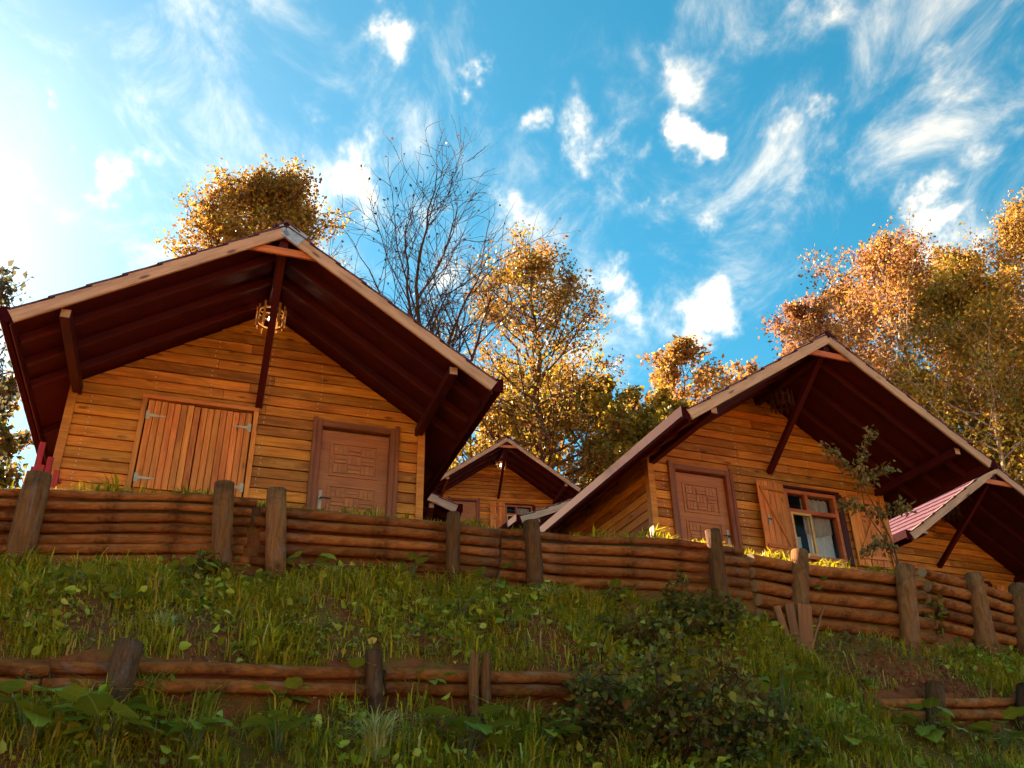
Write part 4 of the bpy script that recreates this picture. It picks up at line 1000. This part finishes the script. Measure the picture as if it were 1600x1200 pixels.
def bush(label, px, py, rx, ry, rz, n, leaf, seed, cols, w, name='leafy_bush', ns=14, group='leafy bushes on the bank'):
    rg = np.random.default_rng(seed); p = ground_at(px, py); root = empty(name, p, 0, label, 'bush', group); L = Limbs(); pts = []
    for k in range(ns):
        az = rg.uniform(0, 6.283); u = rg.uniform(.25, 1) ** .5; e = Vector((math.cos(az) * rx * u, math.sin(az) * ry * u, rz * (1.05 - .55 * u * u) * rg.uniform(.75, 1.1)))
        P, _ = wander((rg.normal(0, rx * .15), rg.normal(0, ry * .15), -.05), e, e.length * rg.uniform(.75, 1.25), 6, rg, .03, .2); L.add(P, [.012 * (1 - .1 * i) for i in range(7)], 5)
        for i in range(1, 7):
            pts.append(P[i])
            for j in range(2):
                Q, _ = wander(P[i], Vector(rg.normal(0, 1, 3)) + Vector((0, 0, .2)), rx * .28, 3, rg, .05, .2); L.add(Q, [.005, .004, .003, .002], 4); pts += Q[1:]
    pts = np.array([tuple(q) for q in pts]); wt = rg.gamma(1.2, 1, len(pts)); idx = rg.choice(len(pts), n, p=wt / wt.sum())
    P = pts[idx] + rg.normal(size=(n, 3)) * np.array([rx, ry, rz]) * .085
    P[:, 2] = np.maximum(P[:, 2], height(P[:, 0] + p.x, P[:, 1] + p.y) - p.z + .015)
    V, F = leaves(P, leaf * rg.uniform(.5, 1.35, n), rg, flat=.3, aspect=.78, droop=.35)
    mesh('stems', L.V, L.F, M['treebark'], root, True); bigmesh('foliage', V, F, M['weed'], root, np.repeat(pal(n, cols, w, rg), 2, 0))
DK = [(.12, .11, .014), (.17, .145, .018), (.18, .085, .022), (.28, .23, .035)]
bush('big dark leafy bush spilling down the bank at the lower centre right', 1045, 1190, .78, .5, .70, 3600, .06, 1, DK, [3, 3, 3, 3], ns=20)
bush('lower lobe of dark leaves trailing right of the big bush', 1165, 1175, .42, .35, .42, 1500, .058, 11, DK, [2, 3, 2, 3], ns=13)
bush('loose dark leaves climbing the bank above the big bush', 985, 1010, .42, .3, .36, 1300, .06, 12, DK, [2, 3, 2, 3], ns=13)
bush('bramble bush against the upper wall left of the leaning boards', 1110, 985, .48, .28, .46, 2000, .062, 2, DK, [3, 3, 1, 1], ns=14)
bush('low dark bush between the big bush and the low wall', 925, 1150, .35, .3, .45, 1100, .06, 3, DK, [3, 3, 2, 1], ns=12)
bush('small nettle like bush at the foot of the second post', 318, 900, .16, .12, .26, 260, .06, 4, [(.14, .14, .014), (.18, .16, .02)], [1, 1], ns=7)
bush('ivy like bush hanging on the wall near the right edge', 1462, 985, .20, .10, .62, 420, .075, 5, DK, [3, 3, 1, 1], ns=9)
bush('low green bush in the lower right foreground', 1260, 1190, .35, .3, .25, 900, .05, 6, [(.18, .17, .018), (.13, .13, .012)], [1, 1], ns=12)
def sapling():
    rg = np.random.default_rng(8); a = ray(1412, 905) * 11.6; a.z = H1(a.x, a.y)
    root = empty('sapling', a, 0, 'drooping leafy sapling in front of the right shutter', 'sapling'); L = Limbs(); P = []
    def at(px, py): return ray(px, py) * 11.5 - a
    base = [Vector((0, 0, -.1)), at(1395, 850), at(1372, 800), at(1345, 755)]
    L.add(base, [.016, .013, .011, .008], 6); L.add([Vector((.06, 0, -.1)), at(1388, 850), at(1352, 800), at(1345, 755)], [.012, .01, .008, .006], 5)
    tips = [[(1345, 755), (1342, 725), (1352, 695), (1362, 672)], [(1345, 755), (1325, 735), (1305, 715), (1288, 690)], [(1345, 755), (1362, 740), (1378, 733), (1392, 726)], [(1372, 800), (1350, 790), (1330, 785), (1312, 788)], [(1372, 800), (1390, 795), (1405, 790), (1418, 796)], [(1395, 850), (1375, 845), (1360, 855), (1350, 865)]]
    for tp in tips:
        Q = [at(*q) + Vector((0, rg.normal(0, .08), 0)) for q in tp]; L.add(Q, [.008, .006, .004, .003], 5)
        for i in range(3):
            for s in np.linspace(0, 1, 9): P.append(tuple(Q[i].lerp(Q[i + 1], s)))
    P = np.array(P); P = np.repeat(P, 5, 0) + rg.normal(0, .04, (len(P) * 5, 3))
    V, F = leaves(P, rg.uniform(.04, .095, len(P)), rg, droop=.9, aspect=.62)
    mesh('trunk', L.V, L.F, M['treebark'], root, True); bigmesh('foliage', V, F, M['weed'], root, np.repeat(pal(len(P), [(.24, .17, .05), (.30, .20, .08), (.16, .12, .03)], [3, 2, 2], rg), 2, 0))
sapling()
def fallen(label, px, py, s, seed):
    p = ground_at(px, py); me = LEAF.copy(); me.materials.clear(); me.materials.append(M['redleaf'])
    o = bpy.data.objects.new('fallen_leaf', me); COL.objects.link(o); o.location = p + Vector((0, -.02, .07)); o.scale = (s,) * 3; o.rotation_euler = (-.6, -.9, seed); props(o, label, 'leaf', 'fallen autumn leaves')
fallen('red autumn leaf standing on the low wall left of the twin stakes', 688, 1036, .12, 1.0)
fallen('bright orange leaf lying above the lower right log wall', 1528, 1066, .14, .2)
def soil_clods():
    rg = np.random.default_rng(4); n = 1400; X = rg.normal(3.8, .55, n); Y = rg.normal(9.35, .30, n); s = rg.gamma(1.5, .009, n) + .006
    Z = height(X, Y) + .16 * np.exp(-(((X - 3.75) / .55) ** 2 + ((Y - 9.3) / .35) ** 2)); k = (Y < yu(X) - .1); X, Y, Z, s = X[k], Y[k], Z[k], s[k]; n = len(X)
    base = np.array([(1, 0, 0), (-1, 0, 0), (0, 1, 0), (0, -1, 0), (0, 0, 1), (0, 0, -1)]); V = np.stack([X, Y, Z], -1)[:, None] + base[None] * s[:, None, None] * rg.uniform(.6, 1.3, (n, 6, 1))
    f = np.array([(0, 2, 4), (2, 1, 4), (1, 3, 4), (3, 0, 4), (2, 0, 5), (1, 2, 5), (3, 1, 5), (0, 3, 5)]); F = (np.arange(n)[:, None, None] * 6 + f[None]).reshape(-1, 3)
    o = bigmesh('soil_clods', V.reshape(-1, 3), F, M['ground'], None, nper=3); props(o, 'loose red soil clods heaped below the right log wall', 'soil', kind='stuff')
soil_clods()
def litter():
    rg = np.random.default_rng(31); a, b = reg_bank(rg, 5200), reg_low(rg, 3800); X = np.concatenate([a[0], b[0]]); Y = np.concatenate([a[1], b[1]])
    P = np.stack([X, Y, height(X, Y) + rg.uniform(.005, .05, len(X))], -1); V, F = leaves(P, rg.uniform(.02, .06, len(P)), rg, flat=.75, aspect=.8)
    o = bigmesh('leaf_litter', V, F, M['leaf'], None, np.repeat(pal(len(P), [(.34, .15, .05), (.45, .26, .09), (.24, .09, .035), (.5, .36, .16)], [4, 3, 3, 1], rg), 2, 0)); props(o, 'dry brown leaf litter lying in the grass of the bank', 'leaf litter', kind='stuff')
litter()
